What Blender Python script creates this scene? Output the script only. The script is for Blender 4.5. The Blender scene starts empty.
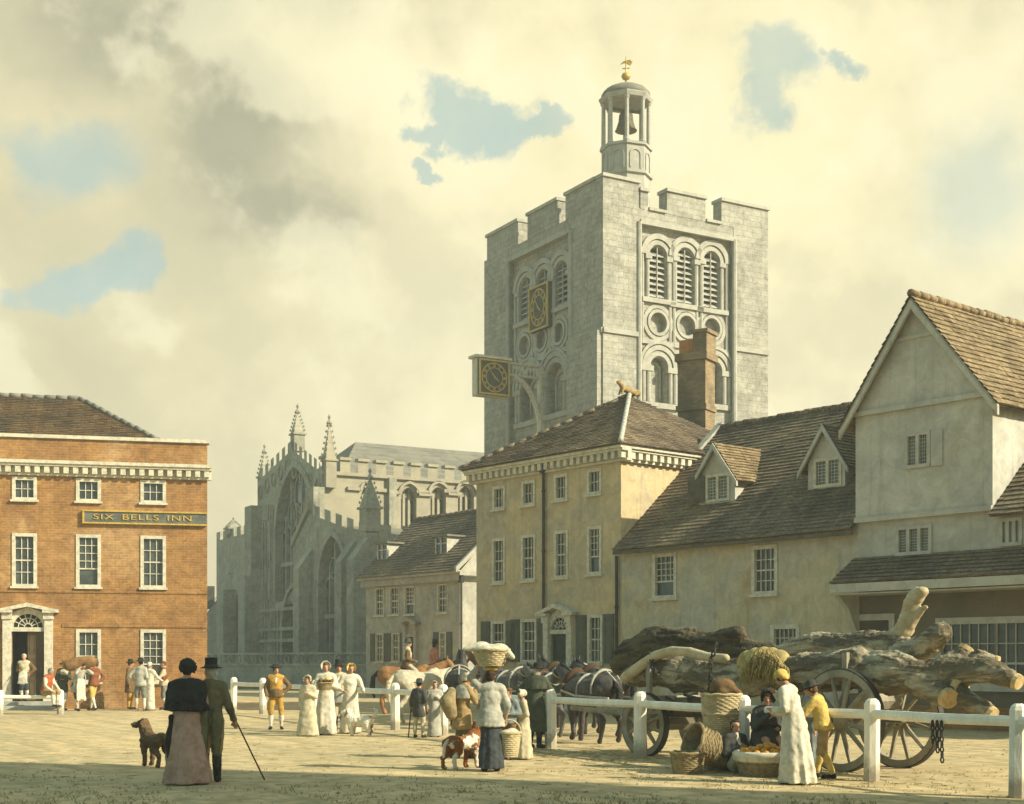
import bpy, bmesh, math, random
from mathutils import Vector, Matrix, noise
from mathutils.geometry import tessellate_polygon

R = math.radians
rnd = random.Random(11)
FOC, HOR, EYE = 1400.0, 662.0, 1.6          # focal length in pixels, eye-level row, eye height in metres
scene = bpy.context.scene
COL = scene.collection
V = Vector


def at(px, py, d):
    """A point of the place seen at (px, py), d metres ahead."""
    return V(((px - 512) * d / FOC, d, EYE + (HOR - py) * d / FOC))


class Fr:
    """A facade frame: x along the wall, y into the building, z up."""
    def __init__(s, o, xd):
        s.o = V((o[0], o[1], 0)); s.x = V((xd[0], xd[1], 0)).normalized(); s.y = V((-s.x.y, s.x.x, 0))

    def __call__(s, x, y, z):
        return s.o + s.x * x + s.y * y + V((0, 0, z))

    def fx(s, px, y=0.0):
        u = (px - 512) / FOC; o = s.o + s.y * y
        return (u * o.y - o.x) / (s.x.x - u * s.x.y)

    def fz(s, px, py, y=0.0):
        p = s(s.fx(px, y), y, 0)
        return EYE + (HOR - py) * p.y / FOC


def tag(o, label=None, cat=None, group=None, kind=None, category=None):
    cat = cat or category
    if label: o['label'] = label
    if cat: o['category'] = cat
    if group: o['group'] = group
    if kind: o['kind'] = kind
    return o


def empty(name, loc, label, cat, group=None, rz=0):
    o = bpy.data.objects.new(name, None); COL.objects.link(o)
    o.location = loc; o.rotation_euler = (0, 0, rz); o.empty_display_size = .3
    return tag(o, label, cat, group)


def wmat(o):
    m = Matrix.LocRotScale(o.location, o.rotation_euler, o.scale)
    return wmat(o.parent) @ m if o.parent else m


def set_uv(me):
    uv = me.uv_layers.new(name='UVMap').data
    for p in me.polygons:
        n = p.normal
        t = V((0, 0, 1)).cross(n)
        t = t.normalized() if t.length > 1e-3 else V((1, 0, 0))
        b = n.cross(t)
        for li in p.loop_indices:
            co = me.vertices[me.loops[li].vertex_index].co
            uv[li].uv = (co.dot(t), co.dot(b))


class MB:
    """Collects shapes in world space; build() links them as one mesh object."""
    def __init__(s):
        s.v = []; s.f = []

    def add(s, vs, fs):
        n = len(s.v); s.v += [V(p) for p in vs]; s.f += [[i + n for i in f] for f in fs]; return s

    def poly(s, *pts):
        return s.add(pts, [list(range(len(pts)))])

    def box(s, F, x0, x1, y0, y1, z0, z1):
        p = [F(x, y, z) for z in (z0, z1) for x, y in ((x0, y0), (x1, y0), (x1, y1), (x0, y1))]
        return s.add(p, [[0, 3, 2, 1], [4, 5, 6, 7], [0, 1, 5, 4], [1, 2, 6, 5], [2, 3, 7, 6], [3, 0, 4, 7]])

    def prism(s, F, poly, y0, y1):
        n = len(poly)
        p = [F(x, y0, z) for x, z in poly] + [F(x, y1, z) for x, z in poly]
        return s.add(p, [list(range(n)), list(range(2 * n - 1, n - 1, -1))] + [[i, (i + 1) % n, (i + 1) % n + n, i + n] for i in range(n)])

    def panel(s, F, outer, holes, y=0.0, reveal=.14):
        """A wall face with openings and their reveals."""
        loops = [outer] + holes
        flat = [q for l in loops for q in l]
        tris = tessellate_polygon([[V((x, z, 0)) for x, z in l] for l in loops])
        s.add([F(x, y, z) for x, z in flat], [list(t) for t in tris])
        for h in holes:
            n = len(h)
            s.add([F(x, y, z) for x, z in h] + [F(x, y + reveal, z) for x, z in h],
                  [[i, (i + 1) % n, (i + 1) % n + n, i + n] for i in range(n)])
        return s

    def ring(s, F, pa, pb, y0, y1):
        """A raised band between two like outlines (open or closed lists)."""
        n = len(pa)
        p = [F(x, y0, z) for x, z in pa] + [F(x, y0, z) for x, z in pb] + [F(x, y1, z) for x, z in pa] + [F(x, y1, z) for x, z in pb]
        fs = []
        for i in range(n - 1):
            j = i + 1
            fs += [[i, j, j + n, i + n], [i, j, j + 2 * n, i + 2 * n], [i + n, j + n, j + 3 * n, i + 3 * n]]
        for i in (0, n - 1):
            fs.append([i, i + n, i + 3 * n, i + 2 * n])
        return s.add(p, fs)

    def tube(s, pts, rad, n=8, sq=0.0):
        pts = [V(p) for p in pts]
        if not hasattr(rad, '__len__'): rad = [rad] * len(pts)
        vs = []; fs = []; ref = None
        for i, p in enumerate(pts):
            d = (pts[min(i + 1, len(pts) - 1)] - pts[max(i - 1, 0)]).normalized()
            if ref is None: ref = V((0, 0, 1)) if abs(d.z) < .9 else V((1, 0, 0))
            a = (ref - d * ref.dot(d)).normalized(); b = d.cross(a); ref = a
            for k in range(n):
                t = 2 * math.pi * (k + .5) / n
                vs.append(p + (a * math.cos(t) + b * math.sin(t)) * rad[i])
        for i in range(len(pts) - 1):
            for k in range(n):
                fs.append([i * n + k, i * n + (k + 1) % n, (i + 1) * n + (k + 1) % n, (i + 1) * n + k])
        fs += [list(range(n))[::-1], [(len(pts) - 1) * n + k for k in range(n)]]
        return s.add(vs, fs)

    def lathe(s, c, prof, n=16, M=None, ph=0.0, wob=None, caps=True):
        c = V(c); vs = []; fs = []
        for j, (r, z) in enumerate(prof):
            for k in range(n):
                t = 2 * math.pi * k / n + ph
                q = r * (1 + (wob(t, z) if wob else 0))
                p = V((q * math.cos(t), q * math.sin(t), z))
                vs.append(c + (M @ p if M else p))
        for j in range(len(prof) - 1):
            for k in range(n):
                fs.append([j * n + k, j * n + (k + 1) % n, (j + 1) * n + (k + 1) % n, (j + 1) * n + k])
        if caps: fs += [list(range(n))[::-1], [(len(prof) - 1) * n + k for k in range(n)]]
        return s.add(vs, fs)

    def slope(s, A, B, C, D, course=.2, lift=.035, jit=.012, seg=.28):
        """A roof slope laid in overlapping tile courses: A, B the eaves, D, C the ridge above them."""
        A, B, C, D = map(V, (A, B, C, D))
        n = (B - A).cross(D - A)
        if n.length < 1e-6: n = (B - A).cross(C - A)
        n.normalize()
        if n.z < 0: n = -n
        L = max((D - A).length, (C - B).length); k = max(2, int(L / course))
        for i in range(k):
            t0, t1 = i / k, (i + 1) / k
            a, b = A.lerp(D, t0), B.lerp(C, t0); c, d = B.lerp(C, t1), A.lerp(D, t1)
            m = max(1, int((b - a).length / seg)); off = .5 * (i % 2)
            cuts = [0.0] + [(q + off) / m for q in range(1 if not off else 0, m) if 0 < (q + off) / m < 1] + [1.0]
            for q in range(len(cuts) - 1):
                u0, u1 = cuts[q], cuts[q + 1]
                l = lift + rnd.uniform(-jit, jit); h = rnd.uniform(-.012, .012) * (b - a).length ** 0
                dn = (a - d).normalized() * h
                p0, p1 = a.lerp(b, u0) + n * l + dn, a.lerp(b, u1) + n * l + dn
                p2, p3 = d.lerp(c, u1) + n * .004, d.lerp(c, u0) + n * .004
                g0, g1 = a.lerp(b, u0) - n * .01 + dn, a.lerp(b, u1) - n * .01 + dn
                s.add([p0, p1, p2, p3, g0, g1], [[0, 1, 2, 3], [0, 4, 5, 1]])
        s.add([A - n * .05, B - n * .05, C - n * .05, D - n * .05], [[0, 1, 2, 3]])
        return s

    def build(s, name, mat, parent=None, smooth=False, recalc=True, **tags):
        me = bpy.data.meshes.new(name)
        o = bpy.data.objects.new(name, me); COL.objects.link(o)
        if parent is None:
            lo = V([min(p[i] for p in s.v) for i in range(3)]); hi = V([max(p[i] for p in s.v) for i in range(3)])
            base = V(((lo.x + hi.x) / 2, (lo.y + hi.y) / 2, lo.z)); inv = Matrix.Translation(-base); o.location = base
        else:
            inv = wmat(parent).inverted(); o.parent = parent
        me.from_pydata([inv @ p for p in s.v], [], s.f); me.update()
        if recalc:
            bm = bmesh.new(); bm.from_mesh(me)
            bmesh.ops.recalc_face_normals(bm, faces=bm.faces); bm.to_mesh(me); bm.free()
        set_uv(me)
        if smooth: me.polygons.foreach_set('use_smooth', [True] * len(me.polygons))
        me.materials.append(mat)
        return tag(o, **tags) if tags else o


# ------------------------------------------------------------------ rounded bodies grown into one surface
def _ico(sub):
    bm = bmesh.new(); bmesh.ops.create_icosphere(bm, subdivisions=sub, radius=1.0)
    r = ([v.co.copy() for v in bm.verts], [[v.index for v in f.verts] for f in bm.faces]); bm.free(); return r


ICO = _ico(2)
PENDING = []


class Soup(MB):
    def __init__(s, M=None):
        super().__init__(); s.M = M or Matrix()

    def put(s, vs, fs):
        return s.add([s.M @ V(p) for p in vs], fs)

    def ell(s, c, r, rot=None):
        c = V(c)
        if not hasattr(r, '__len__'): r = (r, r, r)
        vs = []
        for p in ICO[0]:
            q = V((p.x * r[0], p.y * r[1], p.z * r[2]))
            vs.append(c + (rot @ q if rot else q))
        return s.put(vs, ICO[1])

    def bone(s, p0, r0, p1, r1, n=12):
        p0, p1 = V(p0), V(p1); d = p1 - p0
        s.ell(p0, r0); s.ell(p1, r1)
        if d.length < 1e-5: return s
        d.normalize(); a = d.orthogonal().normalized(); b = d.cross(a); vs = []
        for p, r in ((p0, r0), (p1, r1)):
            vs += [p + (a * math.cos(2 * math.pi * k / n) + b * math.sin(2 * math.pi * k / n)) * r for k in range(n)]
        return s.put(vs, [[k, (k + 1) % n, n + (k + 1) % n, n + k] for k in range(n)] + [list(range(n))[::-1], list(range(n, 2 * n))])

    def chain(s, pts, rad):
        for i in range(len(pts) - 1): s.bone(pts[i], rad[i], pts[i + 1], rad[i + 1])
        return s

    def rings(s, rows, n=36, fold=0, fa=None, ph=0.0):
        """Closed stack of ellipses (centre, rx, ry, fold depth)."""
        vs = []
        for c, rx, ry, fd in rows:
            for k in range(n):
                t = 2 * math.pi * k / n
                w = 1 + fd * (math.sin(fold * t + ph + 1.3 * math.sin(2 * t + ph)) + .5 * math.sin(fold * 1.7 * t + 2 * ph))
                vs.append((c[0] + rx * w * math.cos(t), c[1] + ry * w * math.sin(t), c[2]))
        m = len(rows)
        fs = [[j * n + k, j * n + (k + 1) % n, (j + 1) * n + (k + 1) % n, (j + 1) * n + k] for j in range(m - 1) for k in range(n)]
        fs += [list(range(n))[::-1], [(m - 1) * n + k for k in range(n)]]
        return s.put(vs, fs)

    def grow(s, name, mat, voxel=.02, parent=None, smooth=4, loc=None, rz=0, factor=.5, rough=None):
        me = bpy.data.meshes.new(name); o = bpy.data.objects.new(name, me); COL.objects.link(o)
        if parent is None:
            o.location = loc; o.rotation_euler = (0, 0, rz); inv = wmat(o).inverted()
        else:
            o.parent = parent; inv = wmat(parent).inverted()
        me.from_pydata([inv @ p for p in s.v], [], s.f); me.materials.append(mat); me.update()
        m = o.modifiers.new('r', 'REMESH'); m.mode = 'VOXEL'; m.voxel_size = voxel; m.use_smooth_shade = True
        if smooth:
            m = o.modifiers.new('s', 'SMOOTH'); m.factor = factor; m.iterations = smooth
        if rough:
            for size, amp in rough:
                tx = bpy.data.textures.new('rough', 'CLOUDS'); tx.noise_scale = size; tx.noise_depth = 3
                m = o.modifiers.new('d', 'DISPLACE'); m.texture = tx; m.strength = amp; m.mid_level = .5; m.texture_coords = 'LOCAL'
        PENDING.append(o)
        return o


def flush():
    """Turn every grown body into a plain mesh."""
    dg = bpy.context.evaluated_depsgraph_get(); dg.update()
    for o in PENDING:
        me = bpy.data.meshes.new_from_object(o.evaluated_get(dg)); old = o.data; mats = list(old.materials)
        me.name = o.name.split('.')[0]
        o.modifiers.clear(); o.data = me
        me.materials.clear()
        for m in mats: me.materials.append(m)
        me.polygons.foreach_set('use_smooth', [True] * len(me.polygons))
        bpy.data.meshes.remove(old)
    PENDING.clear()


# ------------------------------------------------------------------ materials
def lin(r, g, b):
    f = lambda c: c / 12.92 if c <= .04045 else ((c + .055) / 1.055) ** 2.4
    return (f(r / 255), f(g / 255), f(b / 255), 1)


class NT:
    def __init__(s, tree):
        s.t = tree

    def n(s, typ, **kw):
        nd = s.t.nodes.new(typ); ins = kw.pop('i', {})
        for k, v in kw.items(): setattr(nd, k, v)
        for k, v in ins.items(): s.set(nd, k, v)
        return nd

    def set(s, nd, k, v):
        if isinstance(v, bpy.types.Node): v = v.outputs[0]
        if isinstance(v, bpy.types.NodeSocket): s.t.links.new(v, nd.inputs[k])
        else: nd.inputs[k].default_value = v

    def math(s, op, a, b=0.0, clamp=False):
        return s.n('ShaderNodeMath', operation=op, use_clamp=clamp, i={0: a, 1: b}).outputs[0]

    def mix(s, f, a, b, mode='MIX'):
        nd = s.n('ShaderNodeMix', data_type='RGBA', blend_type=mode)
        s.set(nd, 0, f); s.set(nd, 6, a); s.set(nd, 7, b)
        return nd.outputs[2]

    def noise(s, vec, scale, detail=5, rough=.6, dist=0.0):
        return s.n('ShaderNodeTexNoise', i={'Vector': vec, 'Scale': scale, 'Detail': detail, 'Roughness': rough, 'Distortion': dist}).outputs[0]

    def ramp(s, f, lo, hi):
        return s.n('ShaderNodeMapRange', interpolation_type='SMOOTHSTEP', i={0: f, 1: lo, 2: hi, 3: 0.0, 4: 1.0}).outputs[0]


def c4(c):
    return tuple(c) + (1,) if len(c) == 3 else tuple(c)


def mat(name, c1, c2=None, scale=2.0, grain=.25, rough=.85, bump=.25, bs=30.0, c3=None, spec=.25, stretch=None, brick=None, metal=0.0,
        patch=(.42, .62), bdist=.02, streak=0.0, mott=.0, axis=None, mud=0.0):
    """Mottled procedural surface; brick = (width, height, mortar, mortar colour, tint 2, contrast) in UV metres."""
    m = bpy.data.materials.new(name); m.use_nodes = True
    t = NT(m.node_tree); m.node_tree.nodes.clear()
    out = t.n('ShaderNodeOutputMaterial'); b = t.n('ShaderNodeBsdfPrincipled')
    m.node_tree.links.new(b.outputs[0], out.inputs[0])
    tc = t.n('ShaderNodeTexCoord'); ob = tc.outputs['Object']; uv = tc.outputs['UV']
    o0 = ob
    if axis is not None: ob = t.n('ShaderNodeMapping', i={'Vector': ob, 'Rotation': (0, 0, -R(axis))}).outputs[0]
    if stretch:
        ob = t.n('ShaderNodeMapping', i={'Vector': ob, 'Scale': stretch}).outputs[0]
    c1 = c4(c1); c2 = c4(c2) if c2 else tuple(x * .7 for x in c1[:3]) + (1,)
    f = t.ramp(t.noise(ob, scale, 6, .62, .3), *patch)
    col = t.mix(f, c1, c2)
    if c3:
        col = t.mix(t.ramp(t.noise(ob, scale * .37, 6, .7, .6), .5, .66), col, c4(c3))
    h = t.noise(ob, bs, 6, .65)
    if brick:
        w, hh, ms, mc, tint, con = brick
        jv = t.n('ShaderNodeVectorMath', operation='ADD', i={0: uv, 1: t.n('ShaderNodeVectorMath', operation='SCALE', i={
            0: t.n('ShaderNodeTexNoise', i={'Vector': uv, 'Scale': 3.0}).outputs['Color'], 'Scale': min(w, hh) * .25}).outputs[0]}).outputs[0]
        br = t.n('ShaderNodeTexBrick', offset=.5, i={'Vector': jv, 'Color1': (1, 1, 1, 1), 'Color2': c4(tint), 'Mortar': c4(mc), 'Scale': 1.0,
                 'Mortar Size': ms, 'Mortar Smooth': .3, 'Bias': 0.0, 'Brick Width': w, 'Row Height': hh})
        col = t.mix(con, col, br.outputs['Color'], 'MULTIPLY')
        h = t.math('ADD', t.math('MULTIPLY', h, .5), t.math('MULTIPLY', t.math('SUBTRACT', 1.0, br.outputs['Fac']), .8))
    if streak:
        sv = t.n('ShaderNodeMapping', i={'Vector': ob, 'Scale': (5.0, 5.0, .22)}).outputs[0]
        col = t.mix(t.math('MULTIPLY', t.ramp(t.noise(sv, 1.0, 5, .62), .53, .7), streak), col, (.16, .14, .09, 1))
    if mud:
        zz = t.n('ShaderNodeSeparateXYZ', i={0: o0}).outputs[2]
        col = t.mix(t.math('MULTIPLY', t.math('SUBTRACT', 1.0, t.ramp(t.math('SUBTRACT', zz, t.math('MULTIPLY', t.noise(o0, 9, 6, .7), .5)), -.15, .14)), mud), col, (.2, .165, .09, 1))
    g = t.math('ADD', 1 - grain, t.math('MULTIPLY', t.noise(ob, bs * 1.7, 4, .7), 2 * grain))
    if mott:
        q = t.ramp(t.noise(ob, scale * 4.3, 8, .72, .8), .3, .7); g = t.math('MULTIPLY', g, t.math('ADD', 1 - mott * .5, t.math('MULTIPLY', q, mott)))
    gn = t.n('ShaderNodeCombineColor', i={0: g, 1: g, 2: g})
    col = t.mix(1.0, col, gn.outputs[0], 'MULTIPLY')
    t.set(b, 'Base Color', col); t.set(b, 'Roughness', rough); t.set(b, 'Specular IOR Level', spec); t.set(b, 'Metallic', metal)
    if bump:
        bp = t.n('ShaderNodeBump', i={'Strength': bump, 'Distance': bdist, 'Height': h})
        t.set(b, 'Normal', bp.outputs[0])
    return m


def cloth(name, c, var=.75, rough=.9):
    return mat(name, c, tuple(x * var for x in c), scale=7, grain=.18, bump=.35, bs=26, rough=rough, spec=.1, bdist=.012)


TILE = (.19, .2, .012, (.35, .33, .3), (.62, .58, .55), 1.0)
M = {}
M['ground'] = None
M['stone'] = mat('tower_stone', (.37, .36, .29), (.29, .285, .235), 1.1, .3, bump=.5, bs=14, c3=(.25, .245, .19), mott=.45, brick=(.62, .3, .016, (.68, .67, .64), (.86, .85, .83), .9), streak=.2)
M['stone_trim'] = mat('tower_dressed_stone', (.39, .38, .31), (.32, .31, .255), 2.0, .22, bump=.35, bs=18)
M['church'] = mat('church_stone', (.36, .345, .255), (.28, .27, .205), .5, .3, bump=.5, bs=9, c3=(.25, .245, .19), mott=.45, brick=(.7, .35, .015, (.8, .8, .78), (.85, .85, .83), .6), streak=.4)
M['church_pale'] = mat('church_pale_stone', (.36, .33, .23), (.3, .275, .2), .7, .22, bump=.35, bs=9, brick=(.8, .4, .012, (.85, .84, .8), (.92, .9, .88), .6))
M['lead'] = mat('lead_roof', (.2, .19, .145), (.15, .145, .115), 1.0, .2, bump=.2, bs=6)
M['inn_brick'] = mat('orange_brick', (.34, .18, .058), (.265, .135, .046), .7, .24, bump=.5, bs=18, c3=(.4, .24, .1), mott=.55, brick=(.25, .09, .011, (1.12, 1.25, 1.5), (.72, .7, .68), .7), patch=(.35, .65), streak=.12)
M['inn_roof'] = mat('brown_tiles', (.17, .11, .05), (.11, .08, .045), .8, .4, bump=.6, bs=14, brick=TILE)
M['roof'] = mat('weathered_tiles', (.25, .2, .13), (.155, .13, .09), .9, .45, bump=.6, bs=14, c3=(.31, .25, .15), brick=TILE)
M['roof_gold'] = mat('ochre_tiles', (.34, .26, .14), (.24, .185, .1), 1.0, .4, bump=.6, bs=14, c3=(.19, .14, .07), brick=TILE)
M['ochre_wall'] = mat('ochre_stucco', (.5, .4, .225), (.44, .37, .235), .6, .2, bump=.3, bs=22, c3=(.37, .335, .24), streak=.26, mott=.36, mud=.5, patch=(.46, .54))
M['buff'] = mat('patched_buff_render', (.47, .405, .255), (.42, .39, .29), .55, .22, bump=.4, bs=18, c3=(.4, .28, .12), streak=.26, mott=.36, mud=.5, patch=(.46, .54))
M['grey_render'] = mat('grey_limewash', (.49, .475, .39), (.42, .41, .34), .5, .2, bump=.4, bs=16, c3=(.38, .35, .25), streak=.26, mott=.3, patch=(.45, .56))
M['pale_render'] = mat('pale_grey_render', (.38, .365, .29), (.31, .3, .24), .6, .18, bump=.3, bs=18, streak=.15, mott=.4)
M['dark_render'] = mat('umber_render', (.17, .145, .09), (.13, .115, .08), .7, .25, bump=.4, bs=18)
M['white'] = mat('old_white_paint', (.55, .52, .4), (.47, .445, .345), 3.0, .14, bump=.2, bs=30, rough=.6)
M['fence'] = mat('limewashed_wood', (.8, .76, .62), (.7, .66, .53), 4.0, .16, bump=.5, bs=24, rough=.75, stretch=(1, 1, .3), mud=.75)
M['trim_grey'] = mat('grey_paint', (.46, .45, .37), (.38, .37, .3), 3.0, .15, bump=.2, bs=30, rough=.65)
M['glass'] = mat('old_window_glass', (.035, .042, .04), (.07, .08, .07), 1.6, .2, bump=.5, bs=5, rough=.12, spec=.6, bdist=.004)
M['glass_pale'] = mat('leaded_glass', (.06, .075, .07), (.14, .16, .14), 2.2, .25, bump=.5, bs=6, rough=.18, spec=.6, bdist=.004)
M['void'] = mat('dark_interior', (.02, .022, .018), (.03, .03, .022), 2, .2, bump=0)
M['shutter'] = mat('olive_shutter_paint', (.12, .125, .085), (.095, .1, .07), 3, .2, bump=.2)
M['door_green'] = mat('dark_green_paint', (.045, .06, .04), (.03, .042, .03), 3, .2, bump=.2, rough=.5)
M['door_brown'] = mat('brown_door_paint', (.12, .085, .04), (.085, .06, .03), 3, .2, bump=.2)
M['iron'] = mat('black_iron', (.035, .035, .03), (.055, .05, .04), 6, .2, rough=.6, bump=.2)
M['gold'] = mat('gilding', (.55, .38, .08), (.42, .28, .06), 8, .15, rough=.4, bump=.1, metal=.3)
M['gold_paint'] = mat('gold_paint', (.52, .36, .07), (.4, .27, .05), 9, .15, rough=.5, bump=.1)
M['sign'] = mat('slate_sign_board', (.09, .1, .085), (.14, .145, .12), 3, .25, bump=.15)
M['dial'] = mat('dark_dial_paint', (.055, .06, .045), (.08, .085, .06), 5, .2, bump=.1)
M['chimney'] = mat('stock_brick', (.3, .225, .125), (.2, .155, .09), 1.4, .35, bump=.6, bs=16, brick=(.24, .085, .012, (.8, .8, .8), (.7, .68, .66), .9))
M['pot'] = mat('terracotta', (.42, .2, .07), (.3, .14, .055), 5, .25, bump=.3)
M['soot'] = mat('sooty_brick', (.075, .068, .05), (.05, .047, .037), 1.4, .3, bump=.6, bs=16, brick=(.24, .085, .012, (.8, .8, .8), (.75, .75, .75), .8))
M['bark_pale'] = mat('lichened_bark', (.52, .46, .31), (.16, .135, .085), 3.4, .5, bump=1.0, bs=11, c3=(.2, .165, .095), patch=(.42, .56), bdist=.12, axis=126.9, stretch=(.28, 1.3, 1.3))
M['bark_dark'] = mat('shaggy_dark_bark', (.14, .115, .065), (.045, .038, .023), 4, .5, bump=1.0, bs=11, bdist=.12, axis=126.9, stretch=(.28, 1.3, 1.3))
M['peeled'] = mat('peeled_wood', (.5, .43, .27), (.4, .33, .19), 6, .25, bump=.5, bs=14)
M['cutwood'] = mat('sawn_end_grain', (.55, .42, .2), (.42, .31, .14), 9, .2, bump=.3)
M['cart'] = mat('weathered_cart_wood', (.33, .30, .21), (.23, .21, .15), 3, .3, bump=.5, bs=18)
M['cart_dark'] = mat('dark_cart_wood', (.13, .115, .075), (.09, .08, .055), 3, .3, bump=.5, bs=18)
M['straw'] = mat('straw', (.42, .33, .13), (.28, .21, .075), 12, .3, bump=.6, bs=40)
M['wicker'] = mat('wicker', (.3, .235, .12), (.2, .15, .075), 14, .3, bump=.5, bs=40)
M['wicker_pale'] = mat('pale_wicker', (.5, .42, .24), (.38, .31, .17), 14, .25, bump=.5, bs=40)
M['fruit'] = mat('orange_peel', (.62, .27, .035), (.55, .34, .06), 6, .15, rough=.55, bump=.2)
M['skin'] = mat('skin', (.45, .255, .15), (.4, .215, .125), 9, .1, rough=.6, bump=.1)
M['eye'] = mat('eye_dark', (.02, .015, .01), None, 9, .1, rough=.3, bump=0)
M['lips'] = mat('lips', (.34, .13, .09), None, 9, .1, bump=0)
for k, c in dict(white=(.6, .56, .42), cream=(.52, .46, .3), black=(.03, .03, .026), charcoal=(.07, .07, .06), grey=(.2, .2, .165), palegrey=(.4, .39, .31),
                 brown=(.16, .1, .045), tan=(.36, .25, .11), ochre=(.46, .27, .06), yellow=(.6, .43, .12), red=(.38, .1, .035), pink=(.55, .21, .12),
                 olive=(.14, .125, .065), green=(.075, .085, .055), navy=(.06, .068, .07), blue=(.2, .235, .22), mauve=(.42, .28, .205), rust=(.24, .09, .04),
                 leather=(.09, .055, .03), stocking=(.62, .58, .46)).items():
    M[k] = cloth(k + '_cloth', c)
M['hair_dark'] = mat('dark_hair', (.05, .032, .018), (.03, .02, .012), 20, .3, bump=.5)
M['hair_brown'] = mat('brown_hair', (.13, .07, .03), (.08, .045, .02), 20, .3, bump=.5)
M['hair_grey'] = mat('grey_hair', (.42, .39, .3), (.3, .28, .22), 20, .3, bump=.5)
M['h_dark'] = mat('dark_horse_coat', (.04, .037, .032), (.07, .062, .05), 2.5, .25, rough=.55, bump=.15)
M['h_grey'] = mat('iron_grey_horse_coat', (.11, .105, .088), (.065, .062, .053), 3, .25, rough=.6, bump=.15)
M['h_bay'] = mat('bay_horse_coat', (.29, .145, .045), (.22, .1, .032), 2.5, .2, rough=.55, bump=.15)
M['h_cream'] = mat('dappled_cream_horse_coat', (.5, .44, .3), (.36, .32, .22), 5, .2, rough=.6, bump=.15)
M['d_brown'] = mat('brown_dog_fur', (.15, .09, .04), (.085, .055, .028), 9, .4, bump=.8, bs=45)
M['d_pied'] = mat('brown_and_white_dog_fur', (.24, .09, .025), (.68, .62, .48), 2.1, .3, bump=.7, bs=45, patch=(.5, .53))
M['d_white'] = mat('white_and_tan_dog_fur', (.68, .62, .46), (.3, .16, .06), 4.0, .3, bump=.8, bs=45, patch=(.55, .58))
M['pebble'] = mat('pebble', (.36, .3, .19), (.24, .2, .13), 6, .3, bump=.3)
# ------------------------------------------------------------------ camera, sun, sky
cam_d = bpy.data.cameras.new('camera'); cam = bpy.data.objects.new('camera', cam_d); COL.objects.link(cam)
cam.location = (0, 0, EYE); cam.rotation_euler = (R(90), 0, 0)
cam_d.sensor_width = 36; cam_d.lens = 36 * FOC / 1024; cam_d.shift_y = (HOR - 402) / 1024
cam_d.clip_start = .1; cam_d.clip_end = 3000
scene.camera = cam
SUN = V((.92, -.39, 0)).normalized() * math.cos(R(32)) + V((0, 0, math.sin(R(32))))
sd = bpy.data.lights.new('sun', 'SUN'); sd.energy = 5.0; sd.angle = R(.6); sd.color = (1, .9, .7)
so = bpy.data.objects.new('sun', sd); COL.objects.link(so); so.rotation_euler = SUN.to_track_quat('Z', 'Y').to_euler(); so.location = (40, -20, 60)
scene.view_settings.view_transform = 'Standard'; scene.view_settings.look = 'None'
scene.view_settings.exposure = .72; scene.view_settings.gamma = 1
W = bpy.data.worlds.new('World'); scene.world = W; W.use_nodes = True
t = NT(W.node_tree); W.node_tree.nodes.clear()
wo = t.n('ShaderNodeOutputWorld')
sky = t.n('ShaderNodeTexSky', sky_type='NISHITA', sun_disc=False, sun_elevation=R(32), sun_rotation=math.atan2(SUN.x, SUN.y), dust_density=2.5, ozone_density=.8)
dirv = t.n('ShaderNodeTexCoord').outputs['Generated']
nw = t.n('ShaderNodeTexNoise', i={'Vector': dirv, 'Scale': 13.0, 'Detail': 8.0, 'Roughness': .62})
nw2 = t.n('ShaderNodeTexNoise', i={'Vector': dirv, 'Scale': 3.2, 'Detail': 6.0, 'Roughness': .6})
def warp(amount, nd):
    c = t.n('ShaderNodeVectorMath', operation='SUBTRACT', i={0: nd.outputs['Color'], 1: (.5, .5, .5)})
    c = t.n('ShaderNodeVectorMath', operation='SCALE', i={0: c.outputs[0], 'Scale': amount})
    return t.n('ShaderNodeVectorMath', operation='ADD', i={0: dirv, 1: c.outputs[0]}).outputs[0]
WD, WS = warp(.085, nw), warp(.26, nw2)
def bank(px, py, rx, ry, lo, hi, v):
    """A patch of cloud or of open sky, centred on a direction of the sky, with a wandering outline."""
    c = V(((px - 512) / FOC, 1, (HOR - py) / FOC)).normalized()
    d = t.n('ShaderNodeVectorMath', operation='SUBTRACT', i={0: v, 1: tuple(c)}).outputs[0]
    d = t.n('ShaderNodeVectorMath', operation='MULTIPLY', i={0: d, 1: (FOC / rx, FOC / ry, FOC / ry)}).outputs[0]
    l = t.n('ShaderNodeVectorMath', operation='LENGTH', i={0: d}).outputs['Value']
    return t.math('SUBTRACT', 1.0, t.ramp(l, lo, hi))
def gap(px, py, rx, ry, soft=.12): return bank(px, py, rx, ry, .82 - soft, .92 + soft * 1.5, WD)
def union(fs):
    r = fs[0]
    for f in fs[1:]: r = t.math('MAXIMUM', r, f)
    return r
cream = t.mix(t.ramp(t.noise(dirv, 3.0, 6, .6, .4), .35, .7), lin(250, 239, 196), lin(241, 229, 186))
buff = bank(20, 330, 330, 330, .2, 1.3, WS)
col = t.mix(t.math('MULTIPLY', buff, .95), cream, lin(214, 204, 164))
golden = union([bank(740, 170, 330, 230, .1, 1.2, WS), bank(300, 70, 95, 70, .2, 1.2, WS)])
col = t.mix(t.math('MULTIPLY', golden, .75), col, lin(253, 241, 190))
grey = union([bank(150, 40, 210, 75, .2, 1.2, WS), bank(225, 150, 110, 95, .2, 1.2, WS), bank(255, 225, 95, 60, .3, 1.1, WS), bank(200, 20, 260, 60, .2, 1.3, WS)])
col = t.mix(t.math('MULTIPLY', grey, .9), col, lin(158, 157, 134))
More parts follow.
